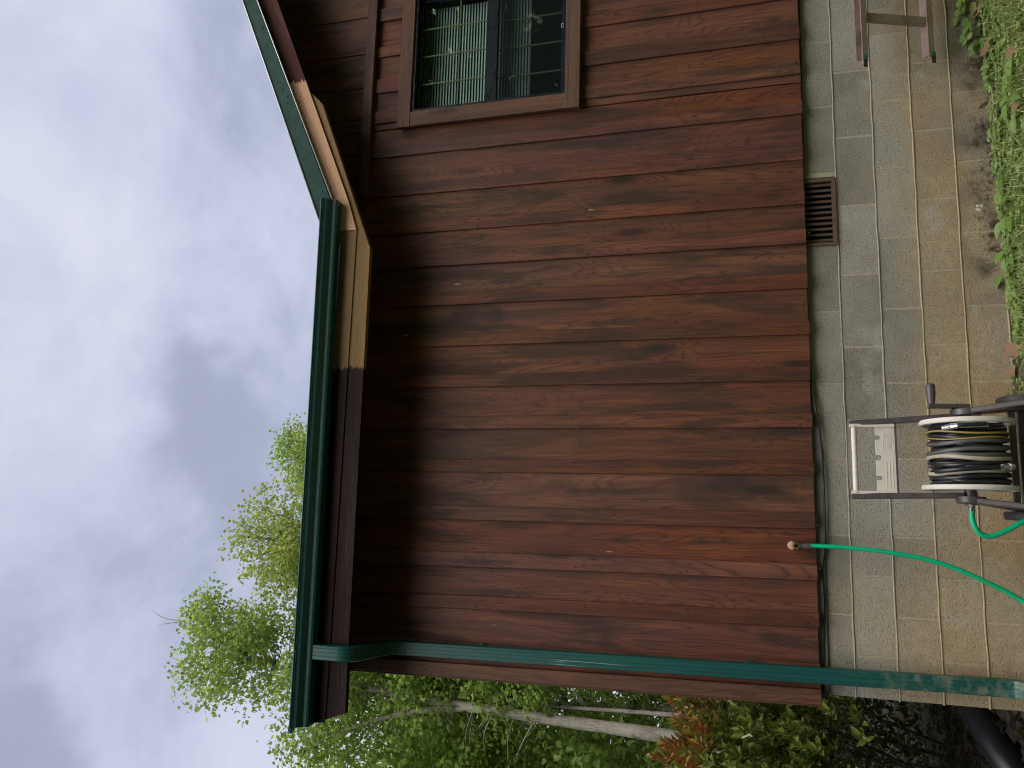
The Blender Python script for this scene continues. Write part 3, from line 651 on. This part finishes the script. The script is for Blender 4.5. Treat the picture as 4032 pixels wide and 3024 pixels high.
fc = bpy.data.curves.new('lettering', 'FONT'); fc.body = 'AMES'; fc.size = .029; fc.align_x = 'CENTER'; fc.extrude = .0012; fc.resolution_u = 2
fo = bpy.data.objects.new('lettering_src', fc); COL.objects.link(fo); dg = bpy.context.evaluated_depsgraph_get()
lm = bpy.data.meshes.new_from_object(fo.evaluated_get(dg)); bpy.data.objects.remove(fo); lm.materials.clear(); lm.materials.append(BEIGE)
lo = link('lettering', lm, hd); lo.location = (1.250, PY-.0004, .914); lo.rotation_euler = (R(90), 0, 0)
# reel: flanges with spokes, drum
for xf, s_ in ((1.046, -1), (1.326, 1)):
    mb = MB(); Rr = .186
    mb.lathe((xf-.011, CY, AZ), (1, 0, 0), [(Rr-.016, 0), (Rr-.004, .001), (Rr, .007), (Rr, .015), (Rr-.004, .021), (Rr-.016, .022)], 48, closed=True)
    for k in range(6):
        a = k*math.pi/3+.3; dv = Vector((0, math.cos(a), math.sin(a))); tv = Vector((0, -math.sin(a), math.cos(a)))
        bar(mb, Vector((xf, CY, AZ))+dv*.05, Vector((xf, CY, AZ))+dv*(Rr-.012), tv*.020, (.003, 0, 0), .001)
    mb.lathe((xf-.004, CY, AZ), (1, 0, 0), [(.125, 0), (.140, 0), (.140, .008), (.125, .008)], 40, closed=True)
    mb.lathe((xf-.006, CY, AZ), (1, 0, 0), [(.03, 0), (.068, 0), (.068, .012), (.03, .012)], 32, closed=True)
    mb.build('reel_flange', BEIGE, cart, smooth=35)
mb = MB(); mb.cyl((1.05, CY, AZ), (1, 0, 0), .095, .272, 32); mb.cyl((.975, CY, AZ), (1, 0, 0), .024, .42, 20); mb.build('reel_drum', CARTBROWN, cart)
# crank
mb = MB(); bar(mb, (1.398, CY-.005, AZ-.015), (1.398, CY-.03, AZ+.150), (.009, 0, 0), (0, .022, 0), .004, 2, 0); mb.build('crank_arm', CARTBROWN, cart)
mb = MB(); mb.lathe((1.398, CY-.03, AZ+.138), (1, 0, 0), [(.014, 0), (.0165, .02), (.0195, .06), (.0195, .088), (.014, .098), (.004, .10)], 14); mb.build('crank_grip', CARTBROWN, cart, smooth=40)
mb = MB(); mb.lathe((.985, CY, AZ), (-1, 0, 0), [(.016, 0), (.016, .012), (.012, .016)], 8); mb.build('swivel_fitting', STEEL, cart)
# the black hose wound on the reel
wound = empty('wound_hose', (1.186, CY, AZ-.16), 'old black hose with pale cream loops wound on the cart reel', 'hose')
coil = MB()
def loop(x, rad, tilt, mi, r=.0098, ph=0., a0=0., a1=2*math.pi, wob=.004):
    n = 40; pts = []
    for i in range(n+1):
        a = a0+(a1-a0)*i/n
        pts.append((x+tilt*math.sin(a+ph)+wob*math.sin(3*a+ph*2), CY+rad*math.cos(a), AZ+rad*math.sin(a)*(1+.02*math.sin(2*a+ph))))
    coil.tube(pts, r, 8, mi)
for i in range(13): loop(1.068+i*.0196, .128, .006, 0, .0102, i*.7)
for x, rad, tilt, mi, ph in ((1.064, .140, .004, 0, .2), (1.080, .146, .010, 0, 1.), (1.100, .149, .014, 0, 2.2), (1.118, .151, .013, 2, 2.6), (1.135, .148, .010, 1, .4), (1.152, .150, .012, 0, 2.), (1.171, .152, .006, 2, .6),
                             (1.188, .150, .007, 1, 1.1), (1.206, .153, .012, 1, 2.9), (1.226, .148, .014, 0, .5), (1.243, .149, .012, 1, 2.4), (1.262, .145, .008, 0, 1.3), (1.280, .146, .010, 0, .9), (1.298, .140, .006, 0, .3), (1.308, .134, .004, 0, .9)):
    loop(x, rad, tilt, mi, .0098, ph)
loop(1.258, .155, .010, 3, .0032, 1.8); loop(1.279, .156, .008, 3, .0042, .9)
coil.build('hose_coil', [HOSEB, HOSEG, HOSEC, HOSEY], wound, smooth=True)
def orbit(a, x, rad): return Vector((x, CY+rad*math.cos(a), AZ+rad*math.sin(a)))
mb = MB(); mb.tube([orbit(a, 1.112+.012*(a-2.2), .172) for a in np.linspace(2.1, 3.62, 14)], .0098, 10); mb.build('hose_end', HOSEB, wound, smooth=True)
mb = MB(); e = orbit(3.64, 1.129, .172); e2 = orbit(3.86, 1.132, .172); mb.tube([e, e2], [.0125, .0125], 12); mb.tube([e2, e2+(e2-e)*.5], .016, 8); mb.build('hose_coupling', STEEL, wound)
mb = MB(); q0 = orbit(2.35, 1.293, .168); q1 = orbit(2.55, 1.297, .170); q2 = orbit(2.72, 1.300, .170)
mb.tube([q0, q1], [.010, .013], 12); mb.tube([q1, q2], [.0145, .0125], 8); mb.build('nozzle', STEEL, wound)
mb = MB(); mb.tube([orbit(2.72+.62*i/160, 1.300+.004*i/160, .170)+Vector((math.cos(i*.5), 0, math.sin(i*.5)))*.011 for i in range(160)], .0016, 5); mb.build('coil_spring', STEEL, wound, smooth=True)
mb = MB(); mb.tube([orbit(2.70+.62*i/12, 1.300+.004*i/12, .170) for i in range(13)], .0085, 8); mb.build('hose_end', HOSEB, wound, smooth=True)

# ------------------------------------------------------------------ ladder hung on the wall
lad = empty('ladder', (4.6, -.12, .70), 'weathered aluminium ladder with brown wall reflection put into its colour, hung sideways low on the block wall', 'ladder')
LT = R(-20)
def lp(x, a, b):                                                 # a: along ladder width (0 bottom .. 1 top), b: outwards from wall
    c, s_ = math.cos(LT), math.sin(LT); h = (a-.5)*.385; o = b
    return (x, -.215-(o*c-h*s_)*1, .690+h*c+o*s_)
def lrail(z_edge, up, xs_, xe):
    mb = MB(); t = .003; hh = .030*up
    def quad(p, q, x0, x1):                                       # strip between two cross-section points
        n = Vector(q)-Vector(p); n = Vector((0, -n.z, n.y)).normalized()*t
        mb.loft([[Vector((x, p[1], p[2])), Vector((x, q[1], q[2])), Vector((x, q[1], q[2]))+n, Vector((x, p[1], p[2]))+n] for x in (x0, x1)])
    A0 = lp(0, z_edge, -.032); A1 = lp(0, z_edge, .032); B0 = lp(0, z_edge+hh/.385, -.032); B1 = lp(0, z_edge+hh/.385, .032)
    quad(A0, A1, xs_+.02, xe); quad(A0, B0, xs_+.04, xe); quad(A1, B1, xs_, xe)
    return mb.build('rail', ALU, lad)
lrail(.985, 1, 3.325, 6.4); lrail(.085, -1, 3.375, 6.4)
for x in [3.60+.305*i for i in range(10)]:
    mb = MB(); p, q = Vector(lp(x, .085, .004)), Vector(lp(x, .985, .004)); bar(mb, p, q, (.027, 0, 0), (0, .014, .0), .007); mb.build('rung', ALU, lad)
for ze, dz, xe in ((1.0, .0, 3.325), (.06, 0, 3.375)):
    mb = MB(); p = Vector(lp(xe, ze, .036)); q = Vector(lp(xe, ze-.06 if ze < .5 else ze+.055, .036))
    mb.loft([[Vector((x, p.y, p.z)), Vector((x, q.y, q.z)), Vector((x, q.y+.004, q.z)), Vector((x, p.y+.004, p.z))] for x in (xe-.034, xe+.008)]); ft = mb.build('foot', RUBBER, lad)
    mb = MB(); mb.loft([[Vector((x, p.y-.0025, p.z)), Vector((x, q.y-.0025, q.z)), Vector((x, q.y+.001, q.z)), Vector((x, p.y+.001, p.z))] for x in (xe+.009, xe+.030)]); mb.build('foot_pad', FOOTGREEN, lad)
for x in (4.7, 5.9):
    mb = MB(); z_ = lp(x, 0, 0)[2]-.03
    mb.tube([(x, 0, .92), (x, -.30, .86), (x, -.31, .92)], .008, 8); mb.build('hook', DULL, lad)

# ------------------------------------------------------------------ leaves
def leaf_tpl(kind):
    if kind == 'maple':
        pts = [(0, 0), (.30, .06), (.50, .38), (.27, .46), (.24, .78), (0, 1.), (-.24, .78), (-.27, .46), (-.50, .38), (-.30, .06)]
        V = np.array([(x, y, -.25*abs(x)) for x, y in pts]+[(0, .42, .05)]); F = np.array([(i, (i+1) % 10, 10) for i in range(10)])
    elif kind == 'oval':
        pts = [(0, 0), (.20, .30), (.21, .62), (0, 1), (-.21, .62), (-.20, .30)]
        V = np.array([(x, y, .5*abs(x)-.25*(y-.4)**2) for x, y in pts]); F = np.array([(0, 1, 2), (0, 2, 3), (0, 3, 4), (0, 4, 5)])
    elif kind == 'round':
        V = np.array([(0, 0, 0), (.42, .35, .08), (.36, .8, .05), (0, .92, -.02), (-.36, .8, .05), (-.42, .35, .08)]); F = np.array([(0, 1, 2), (0, 2, 3), (0, 3, 4), (0, 4, 5)])
    else:
        V = np.array([(-.03, 0, 0), (.03, 0, 0), (.028, .5, .04), (-.028, .5, .04), (0, 1, .22)]); F = np.array([(0, 1, 2), (0, 2, 3), (3, 2, 4)])
    return V, F
def scatter(name, P, D, N, S, kind, mat, parent=None):
    """leaf blades at P pointing along D with normal N and length S, as one mesh"""
    T, F = leaf_tpl(kind); n = len(P)
    D = D/np.linalg.norm(D, axis=1, keepdims=True); X = np.cross(D, N); X /= np.linalg.norm(X, axis=1, keepdims=True)+1e-9; Z = np.cross(X, D)
    V = P[:, None]+S[:, None, None]*(T[None, :, 0:1]*X[:, None]+T[None, :, 1:2]*D[:, None]+T[None, :, 2:3]*Z[:, None])
    FF = (F[None]+(np.arange(n)*len(T))[:, None, None]).reshape(-1, 3)
    return np_mesh(name, V.reshape(-1, 3), FF, mat, parent)
def rdir(n, up=0., flat=1.):
    d = RNG.normal(size=(n, 3)); d[:, 2] = d[:, 2]*flat+up; return d/np.linalg.norm(d, axis=1, keepdims=True)

def tree(label, path, r0, r1, crown, leafmat, bark, size=(.055, .090), limbs=(), name='broadleaf_tree', group='trees around the cabin', kind='maple', droop=-.5):
    """crown: list of (centre, radii, clusters, leaves per cluster, cluster radius)"""
    path = [Vector(p) for p in path]; base = path[0]
    root = empty(name, base, label, 'tree', group)
    C = catmull(path, 6); rad = [r0+(r1-r0)*(i/(len(C)-1))**.8 for i in range(len(C))]
    mb = MB(); mb.tube(C, [r*random.uniform(.95, 1.06) for r in rad], 12)
    for L in limbs:
        Lc = catmull(L[0], 5); mb.tube(Lc, [L[1]*(1-.8*i/(len(Lc)-1)) for i in range(len(Lc))], 7)
    P = []; D = []
    for c, rr, ncl, nlf, cr in crown:
        nlf = int(nlf*1.6); ncl = int(ncl*1.3)
        c = np.array(c); rr = np.array(rr); q = RNG.normal(size=(ncl, 3)); q /= np.linalg.norm(q, axis=1, keepdims=True); q *= (RNG.random((ncl, 1))**.42)
        cc = c+q*rr
        for m in cc:
            j = min(range(len(C)), key=lambda i: (C[i]-Vector(m)).length+max(0, C[i].z-m[2]+.3)*2)
            a = C[j]; b = Vector(m)
            if random.random() < .85 and (b-a).length < 1.7:
                pass; mid = a.lerp(b, .5)+Vector((random.uniform(-.12, .12), random.uniform(-.12, .12), .06*(b-a).length))
                t0 = min(rad[j]*.35, .005+.007*(b-a).length); mb.tube(catmull([a, mid, b], 3), [t0*(1-.85*i/6) for i in range(7)], 5)
        k = np.repeat(cc, nlf, 0); o = RNG.normal(size=k.shape)*cr*.72*np.array([1, 1, .6]); P.append(k+o); D.append(o)
    P = np.concatenate(P); D = np.concatenate(D); n = len(P)
    D = D/np.linalg.norm(D, axis=1, keepdims=True)*.7+rdir(n)*.6; D[:, 2] += droop
    N = rdir(n, .9, .8); S = RNG.uniform(*size, n)
    mb.build('trunk', bark, root, smooth=True)
    tag(scatter('crown', P, D, N, S, kind, leafmat, root), kind='stuff')
    return root
G = 'trees around the cabin'
tree('tall maple with pale lichen-spotted leaning trunk just left of the eave', [(-2.98, 9, gz(-3, 9)-.1), (-2.70, 9, 2.5), (-2.60, 9, 4.9), (-2.48, 9, 7.14), (-2.23, 9, 9.65), (-1.9, 9, 11), (-1.50, 9, 12.1)], .142, .022,
     [((-2.0, 9, 10.6), (1.0, 1.0, 1.6), 62, 38, .24), ((-2.6, 9.0, 8.7), (1.5, 1.4, 1.0), 85, 38, .28), ((-2.9, 10.4, 6.4), (1.4, .9, 1.5), 90, 36, .30), ((-1.35, 9, 11.2), (.55, .6, .9), 16, 26, .18)],
     LEAF_A, BARK_L, limbs=[([(-2.53, 9, 6.0), (-2.72, 8.9, 7.2), (-3.05, 8.8, 8.2), (-3.4, 8.7, 9.0)], .07), ([(-2.1, 9, 10.4), (-1.75, 9, 11.0), (-1.4, 8.9, 11.6)], .03), ([(-1.5, 9, 12.1), (-1.45, 9, 12.6), (-1.3, 9, 12.9)], .012), ([(-1.5, 9, 12.1), (-1.6, 9, 12.7)], .012)])
tree('yellow-green young maple showing over the middle of the gutter', [(.0, 9.4, gz(0, 9.4)), (.05, 9.3, 5), (.1, 9.1, 8.5), (.2, 9, 11.0)], .14, .02,
     [((.15, 9, 9.7), (.95, .9, 1.55), 115, 22, .22), ((-.55, 9, 9.6), (.7, .6, .9), 30, 18, .2)], LEAF_B, BARK_D, size=(.05, .085),
     limbs=[([(.1, 9.1, 8.2), (-.4, 9, 9.4), (-.7, 9, 10.5)], .03), ([(.1, 9.1, 8.4), (.5, 9, 9.6), (.75, 9, 10.6)], .03)])
tree('distant round-topped green tree peeping over the gutter', [(2.0, 14.5, gz(2, 14)), (2.0, 14.3, 6), (2.05, 14, 10), (2.1, 14, 13.3)], .2, .03,
     [((2.1, 14, 11.6), (1.15, 1.2, 2.0), 150, 40, .26), ((1.3, 14, 11.4), (.9, .9, 1.2), 60, 36, .26)], LEAF_A, BARK_D)
tree('dark-trunked tree standing straight behind the leaning lichen-spotted maple', [(-3.02, 12.2, gz(-3, 12)), (-3.0, 12, 3), (-3.12, 12, 6), (-3.0, 12, 10)], .17, .03,
     [((-3.1, 12, 6.8), (1.7, 1.5, 1.8), 90, 34, .32), ((-2.6, 12, 4.3), (1.3, 1.2, 1.2), 44, 34, .3), ((-3.2, 12, 9.2), (1.3, 1.2, 1.3), 50, 34, .3)], LEAF_A, BARK_D)
tree('slim grey sapling rising between the lichen-spotted maple and the cabin corner', [(-2.46, 9.4, gz(-2.4, 9.4)), (-2.42, 9.3, 2.6), (-2.44, 9.2, 5.4), (-2.2, 9.2, 7.6)], .055, .012,
     [((-2.1, 9.3, 7.2), (.8, .8, .9), 60, 34, .26), ((-1.9, 9.3, 5.4), (.7, .8, 1.0), 46, 34, .28)], LEAF_A, BARK_L, size=(.07, .11))
FILL = [(-5.6, 10.5, 11, 'broad tree standing left of the lichen-spotted maple, first beyond it'), (-7.0, 16, 12, 'tall woodland tree deep behind the first broad tree'), (-1.6, 16, 11, 'woodland tree behind the cabin corner, right of the deep one'),
        (-7.6, 13, 12, 'large woodland tree at the far left of the row'), (-6.3, 18, 13, 'rearmost woodland tree on the left')]
for x, y, h, lb in FILL:
    b = gz(x, y)
    tree(lb, [(x, y, b-.1), (x+.1, y, b+h*.3), (x-.1, y, b+h*.6), (x, y, b+h*.9)], .2, .03,
         [((x, y, b+h*.72), (2.3, 2.2, h*.24), 150, 34, .40), ((x, y, b+h*.42), (2.3, 2.2, h*.18), 120, 34, .42)], random.choice([LEAF_A, LEAF_D, LEAF_A]), BARK_D, size=(.11, .17))
# understory saplings: low foliage filling the gap under the crowns
for x, y, h, lb in ((-3.4, 10.2, 3.6, 'leafy understory sapling at the foot of the lichen-spotted maple'), (-2.3, 13.0, 4.4, 'leafy understory sapling nearest the cabin corner, behind the trunks'), (-4.6, 13.2, 4.4, 'leafy understory sapling in the left of the wood')):
    b = gz(x, y); tree(lb, [(x, y, b-.05), (x+.1, y, b+h*.5), (x, y, b+h)], .04, .01, [((x, y, b+h*.62), (1.2, 1.1, h*.40), 60, 34, .28)], LEAF_D, BARK_D, size=(.07, .12), name='sapling')
# woods all round the clearing as one mass
n = 60000; th = RNG.uniform(-math.pi, math.pi, n); back = np.abs(th) > 1.3
rr = np.where(back, RNG.uniform(15, 22, n), RNG.uniform(30, 46, n)); hh = RNG.uniform(0, 1, n)
top = np.where(back, 12.5, 2.6)+np.where(back, 2.2, .9)*np.sin(th*9)+np.where(back, 1.4, .5)*np.sin(th*23+1)
P = np.stack([rr*np.sin(th), rr*np.cos(th), .3+hh*top], 1)
tag(scatter('far_woods', P, rdir(n, -.4), rdir(n, .6), RNG.uniform(.4, .8, n), 'maple', LEAF_A), kind='stuff', label='mass of woodland foliage closing the view all round the clearing')

# ------------------------------------------------------------------ red-tipped bush beside the cabin corner
bush = empty('photinia_bush', (-1.25, 2.2, gz(-1.25, 2.2)), 'rounded evergreen bush with red and orange new tips beside the cabin corner', 'bush')
BC = np.array([-1.20, 2.15, 1.32]); BR = np.array([1.16, 1.0, .92])
mb = MB()
for k in range(9):
    a = k*2.4; e = BC+BR*.8*np.array([math.cos(a)*.8, math.sin(a)*.8, random.uniform(-.3, .7)])
    b0 = Vector((BC[0]-.2+.08*math.cos(a), BC[1]+.3+.08*math.sin(a), gz(*BC[:2])-.05)); mb.tube(catmull([b0, b0.lerp(Vector(e), .5)+Vector((0, 0, -.1)), Vector(e)], 4), [.013*(1-.1*i) for i in range(9)], 6)
mb.build('stem', BARK_D, bush, smooth=True)
ns = 1250; q = RNG.normal(size=(ns, 3)); q /= np.linalg.norm(q, axis=1, keepdims=True); q = q[q[:, 2] > -.58]
bump_ = 1+.14*np.sin(q[:, 0]*7+1)*np.cos(q[:, 1]*6)+.08*np.sin(q[:, 2]*11)
rad_ = (RNG.random(len(q))**.30)*bump_; tips = BC+q*BR*rad_[:, None]
cam_d = np.linalg.norm(tips-np.array(CAM), axis=1); order = np.argsort(-((tips-BC)/BR) @ np.array([.35, -.9, .25]))
T, Fq = leaf_tpl('oval'); lme = bpy.data.meshes.new('leaf'); lme.from_pydata(T.tolist(), [], Fq.tolist()); lme.materials.append(None)
# single leaves (the nearest rosettes) use material keyed by object random
def leaf_obj_material():
    m, t = new_mat('photinia_leaf_single'); rnd = t.node('ShaderNodeObjectInfo').outputs['Random']; g = t.node('ShaderNodeNewGeometry').outputs['Position']; z = t.sep(g)[2]
    c = t.ramp(rnd, [(0, (.06, .11, .022)), (.25, (.20, .28, .05)), (.6, (.34, .42, .085)), (1, (.54, .56, .20))])
    k = t.smooth(t.math('ADD', z, t.math('MULTIPLY', t.math('SUBTRACT', t.noise(g, 4.2, 2.), .5), 1.1)), 1.74, 1.98)
    c = t.mix(k, c, t.ramp(t.math('FRACT', t.math('MULTIPLY', rnd, 5.7)), [(0, (.50, .10, .035)), (.3, (.46, .24, .05)), (.6, (.26, .28, .05)), (1, (.55, .20, .08))]))
    t.put(t.p.inputs['Base Color'], c); t.put(t.p.inputs['Roughness'], .2); t.put(t.p.inputs['Specular IOR Level'], .8)
    tl = t.node('ShaderNodeBsdfTranslucent', {'Color': c}); mx = t.node('ShaderNodeMixShader', {0: .25, 1: t.p.outputs[0], 2: tl.outputs[0]}); t.l.new(mx.outputs[0], t.out.inputs[0]); return m
lme.materials[0] = leaf_obj_material()
P = []; D = []; N = []; S = []; single = 0
for rank, i in enumerate(order):
    c = tips[i]; out = (c-BC)/BR; out = out/np.linalg.norm(out)*.7+np.array([0, 0, .75]); out /= np.linalg.norm(out)
    a = np.cross(out, [.3, .5, .8]); a /= np.linalg.norm(a); b = np.cross(out, a)
    for k in range(9):
        ang = k*2.4+i; spread = .35+.09*k*random.uniform(.8, 1.2); dd = out*math.cos(spread)+(a*math.cos(ang)+b*math.sin(ang))*math.sin(spread)
        nn = out-dd*np.dot(out, dd)+RNG.normal(size=3)*.15; s = random.uniform(.07, .115); p = c-out*.012*k
        vis = p[0] > -1.3 and p[1] < 2.3
        if single < 297 and vis and rank < 60:
            D_ = Vector(dd).normalized(); X_ = D_.cross(Vector(nn)).normalized(); Z_ = X_.cross(D_); o = link('leaf', lme, bush)
            o.matrix_parent_inverse = Matrix.Translation(-bush.location)
            o.matrix_basis = Matrix(((X_.x*s, D_.x*s, Z_.x*s, p[0]), (X_.y*s, D_.y*s, Z_.y*s, p[1]), (X_.z*s, D_.z*s, Z_.z*s, p[2]), (0, 0, 0, 1))); single += 1
        else: P.append(p); D.append(dd); N.append(nn); S.append(s)
tag(scatter('foliage', np.array(P), np.array(D), np.array(N), np.array(S), 'oval', LEAF_P, bush), kind='stuff')
# shrub added behind the bush to darken the gap; shade put into leaf colour
b2 = empty('filler_shrub', (-2.0, 4.4, gz(-2, 4.4)), 'added filler shrub with shade put into its leaf colour, low behind the red-tipped bush', 'shrub')
n = 5200; q = rdir(n); pp = np.array([-1.7, 4.3, .55])+q*np.array([1.7, .9, .75])*(RNG.random((n, 1))**.4)
tag(scatter('foliage', pp, rdir(n, .4), rdir(n, .6), RNG.uniform(.06, .10, n), 'oval', leaf_material('shade_dark_leaf', [(0, (.012, .022, .007)), (1, (.035, .06, .015))], .2), b2), kind='stuff')
mb = MB()
for k in range(7): mb.tube([(-1.9+.1*k, 4.35, gz(-1.9, 4.35)-.05), (-2.5+.28*k, 4.3, 1.0)], [.018, .008], 6)
mb.build('stem', BARK_D, b2)
# leaf litter under the trees
n = 9000; px_ = RNG.uniform(-5, -.05, n); py_ = RNG.uniform(-.6, 7.5, n); P = np.stack([px_, py_, [gz(a, b)+.012 for a, b in zip(px_, py_)]], 1)
tag(scatter('leaf_litter', P, rdir(n, .1, .3), rdir(n, 1.4, .6), RNG.uniform(.05, .11, n), 'oval', leaf_material('litter_leaf', [(0, (.012, .008, .006)), (.6, (.035, .022, .016)), (1, (.075, .05, .036))], .1, .8)), kind='stuff')  # shade of bush and house put into the dark leaf tone
# corrugated drain pipe running off behind the corner
dp = catmull([(.25, 2.2, .10), (-.12, 1.55, .16), (-.38, 1.15, .10), (-.72, .92, -.05), (-1.3, .8, -.22), (-2.4, .8, -.40)], 30)
mb = MB(); mb.tube(dp, [.098+.002*(1 if i % 2 else -1) for i in range(len(dp))], 16)
tag(mb.build('drain_pipe', PIPE, smooth=40), 'wide black corrugated drain pipe on the litter behind the block corner', 'drain pipe')

# ------------------------------------------------------------------ weeds along the foot of the wall
n = 10000; u = RNG.random(n); X = RNG.uniform(1.55, 5.2, n); Y = -.06-RNG.random(n)**1.1*1.25
dens = np.clip((X-1.9)/.25, .12, 1)*np.where(Y < -.38, .45, 1)*np.where((X > 2.25) & (X < 2.62) & (Y > -.10), .35, 1); keep = u < dens; X, Y = X[keep], Y[keep]; n = len(X)
Hh = RNG.uniform(.006, .038, n)*np.where(Y > -.2, 1.15, .8); base = np.array([gz(a, b) for a, b in zip(X, Y)])
P = []; D = []; N = []; S = []
for i in range(n):
    c = np.array([X[i], Y[i], base[i]+Hh[i]]); a0 = random.random()*6.28; s = random.uniform(.012, .025); tl_ = RNG.normal(size=3)*.35
    for k in range(3):
        a = a0+k*2.094; P.append(c); D.append((math.cos(a)+tl_[0]*.3, math.sin(a)+tl_[1]*.3, .05+tl_[2]*.4)); N.append((tl_[0]*.6, -.25+tl_[1]*.6, 1)); S.append(s)
tag(scatter('clover_cover', np.array(P), np.array(D), np.array(N), np.array(S), 'round', LEAF_C), kind='stuff', label='low clover cover along the foot of the block wall')
n = 15000; X = RNG.uniform(1.7, 5.2, n); Y = -.10-RNG.random(n)**.8*1.25; P = np.stack([X, Y, [gz(a, b) for a, b in zip(X, Y)]], 1)
tag(scatter('grass', P, rdir(n, 1.5, .5), rdir(n, 0), RNG.uniform(.04, .10, n), 'blade', LEAF_G), kind='stuff', label='short pale grass blades among the clover by the wall')
n = 26000; X = RNG.uniform(-.6, 5.4, n); Y = -.12-RNG.random(n)*4.6; P = np.stack([X, Y, [gz(a, b) for a, b in zip(X, Y)]], 1)
tag(scatter('lawn_grass', P, rdir(n, .8, .5), rdir(n, 0), RNG.uniform(.025, .06, n), 'blade', LEAF_G), kind='stuff', label='thin short grass growing on the soil in front of the cabin')
WG = 'broad-leaved weeds along the wall foot'
WEEDS = [(3.72, -.05, .17, 7, .075, 'dark clover-like weed climbing the wall below the ladder, rightmost'), (3.52, -.06, .15, 7, .07, 'leafy weed against the wall just below the ladder end'), (3.30, -.05, .10, 5, .05, 'small round-leaved weed left of the ladder end'),
         (3.12, -.09, .13, 5, .08, 'weed with a thin upright stalk against the ochre block'), (2.86, -.07, .09, 6, .08, 'squat light-green weed midway between ladder and vent'), (2.66, -.10, .10, 7, .12, 'broad-leaved weed right of the white clover flower'),
         (2.52, -.12, .08, 7, .13, 'broad-leaved weed just below the white clover flower'), (2.42, -.09, .07, 5, .09, 'small weed left of the white clover flower on stained block'), (2.31, -.16, .10, 8, .14, 'large weed with long pointed drooping leaves'),
         (2.20, -.10, .09, 6, .13, 'long-leaved weed leaning left near the bare patch'), (2.04, -.12, .08, 6, .07, 'clover-like weed left of the bare patch'), (1.90, -.14, .05, 5, .06, 'lone low weed nearest the reel cart'),
         (3.05, -.34, .10, 8, .13, 'wide weed out from the wall in the grass'), (2.72, -.40, .09, 8, .13, 'second wide weed out from the wall, below the vent')]
for x, y, h, k, s, lb in WEEDS:
    h = h*.62 if x < 3.4 else h*.9; b = gz(x, y); rt = empty('weed_plant', (x, y, b), lb, 'weed', WG); mb = MB(); P = []; D = []; N = []; S = []
    for i in range(k):
        a = i*2.4+x*9; e = Vector((x+.05*math.cos(a)*(1+s*4), y-.01+.035*math.sin(a), b+h*random.uniform(.3, .95)))
        if e.y > -.02: e.y = -.02
        mb.tube([(x, y, b-.01), ((x+e.x)/2, (y+e.y)/2, b+(e.z-b)*.65), e], [.0022, .0018, .0012], 4)
        P.append(tuple(e)); D.append((math.cos(a), math.sin(a)*.7-.15, .25-.5*(s > .1)*random.random())); N.append((0, -.55, 1)); S.append(s*random.uniform(.5, .9))
        if s < .08:
            for dd in (2.1, -2.1): P.append(tuple(e)); D.append((math.cos(a+dd), math.sin(a+dd)*.7-.15, .2)); N.append((0, -.55, 1)); S.append(s*.8*random.uniform(.6, 1.))
    mb.build('stem', LEAF_W, rt); tag(scatter('leaves', np.array(P), np.array(D), np.array(N), np.array(S), 'round' if s < .08 else 'oval', LEAF_W, rt))
st = MB(); st.tube([(3.115, -.09, gz(3.1, -.09)), (3.11, -.05, .27), (3.105, -.03, .355)], [.002, .0016, .001], 5)
tag(st.build('grass_stalk', LEAF_G), 'single thin green stalk standing up against the lowest block course', 'grass stalk')
fl = empty('clover_flower', (2.555, -.07, gz(2.55, -.07)), 'small white clover flower head standing against the stained block', 'flower')
mb = MB(); mb.tube([(2.555, -.07, gz(2.55, -.07)), (2.555, -.055, .30)], .0014, 5); mb.build('stem', LEAF_W, fl)
n = 46; q = rdir(n); scatter('petals', np.array([2.555, -.055, .305])+q*.008, q, rdir(n), RNG.uniform(.009, .014, n), 'oval', PETAL, fl)
DG = 'dead leaves at the wall foot'
for x, y, z, s, a, lb in ((3.64, -.10, .055, .10, .4, 'large pale pinkish dead leaf lying on clover at the ladder end'), (3.44, -.16, .035, .085, 1.9, 'curled brown dead leaf in the clover below the ladder'), (3.25, -.42, .03, .07, 2.6, 'narrow orange-brown dead leaf in the grass'),
                          (2.93, -.40, .03, .06, .9, 'small tan dead leaf in the grass between the weeds'), (1.80, -.10, .03, .10, 2.2, 'pale pink dead leaf on soil nearest the reel cart'), (1.73, -.16, .02, .09, .7, 'dark curled dead leaf beside the pale pink one'), (1.66, -.10, .02, .08, 1.5, 'reddish-brown dead leaf closest to the block wall')):
    o = scatter('dead_leaf', np.array([(0, 0, 0.)]), np.array([(math.cos(a), math.sin(a)*.6, .25)]), np.array([(0, -.6, 1.)]), np.array([s]), 'maple', DEAD)
    o.location = (x, y, gz(x, y)+z); tag(o, lb, 'dead leaf', DG)
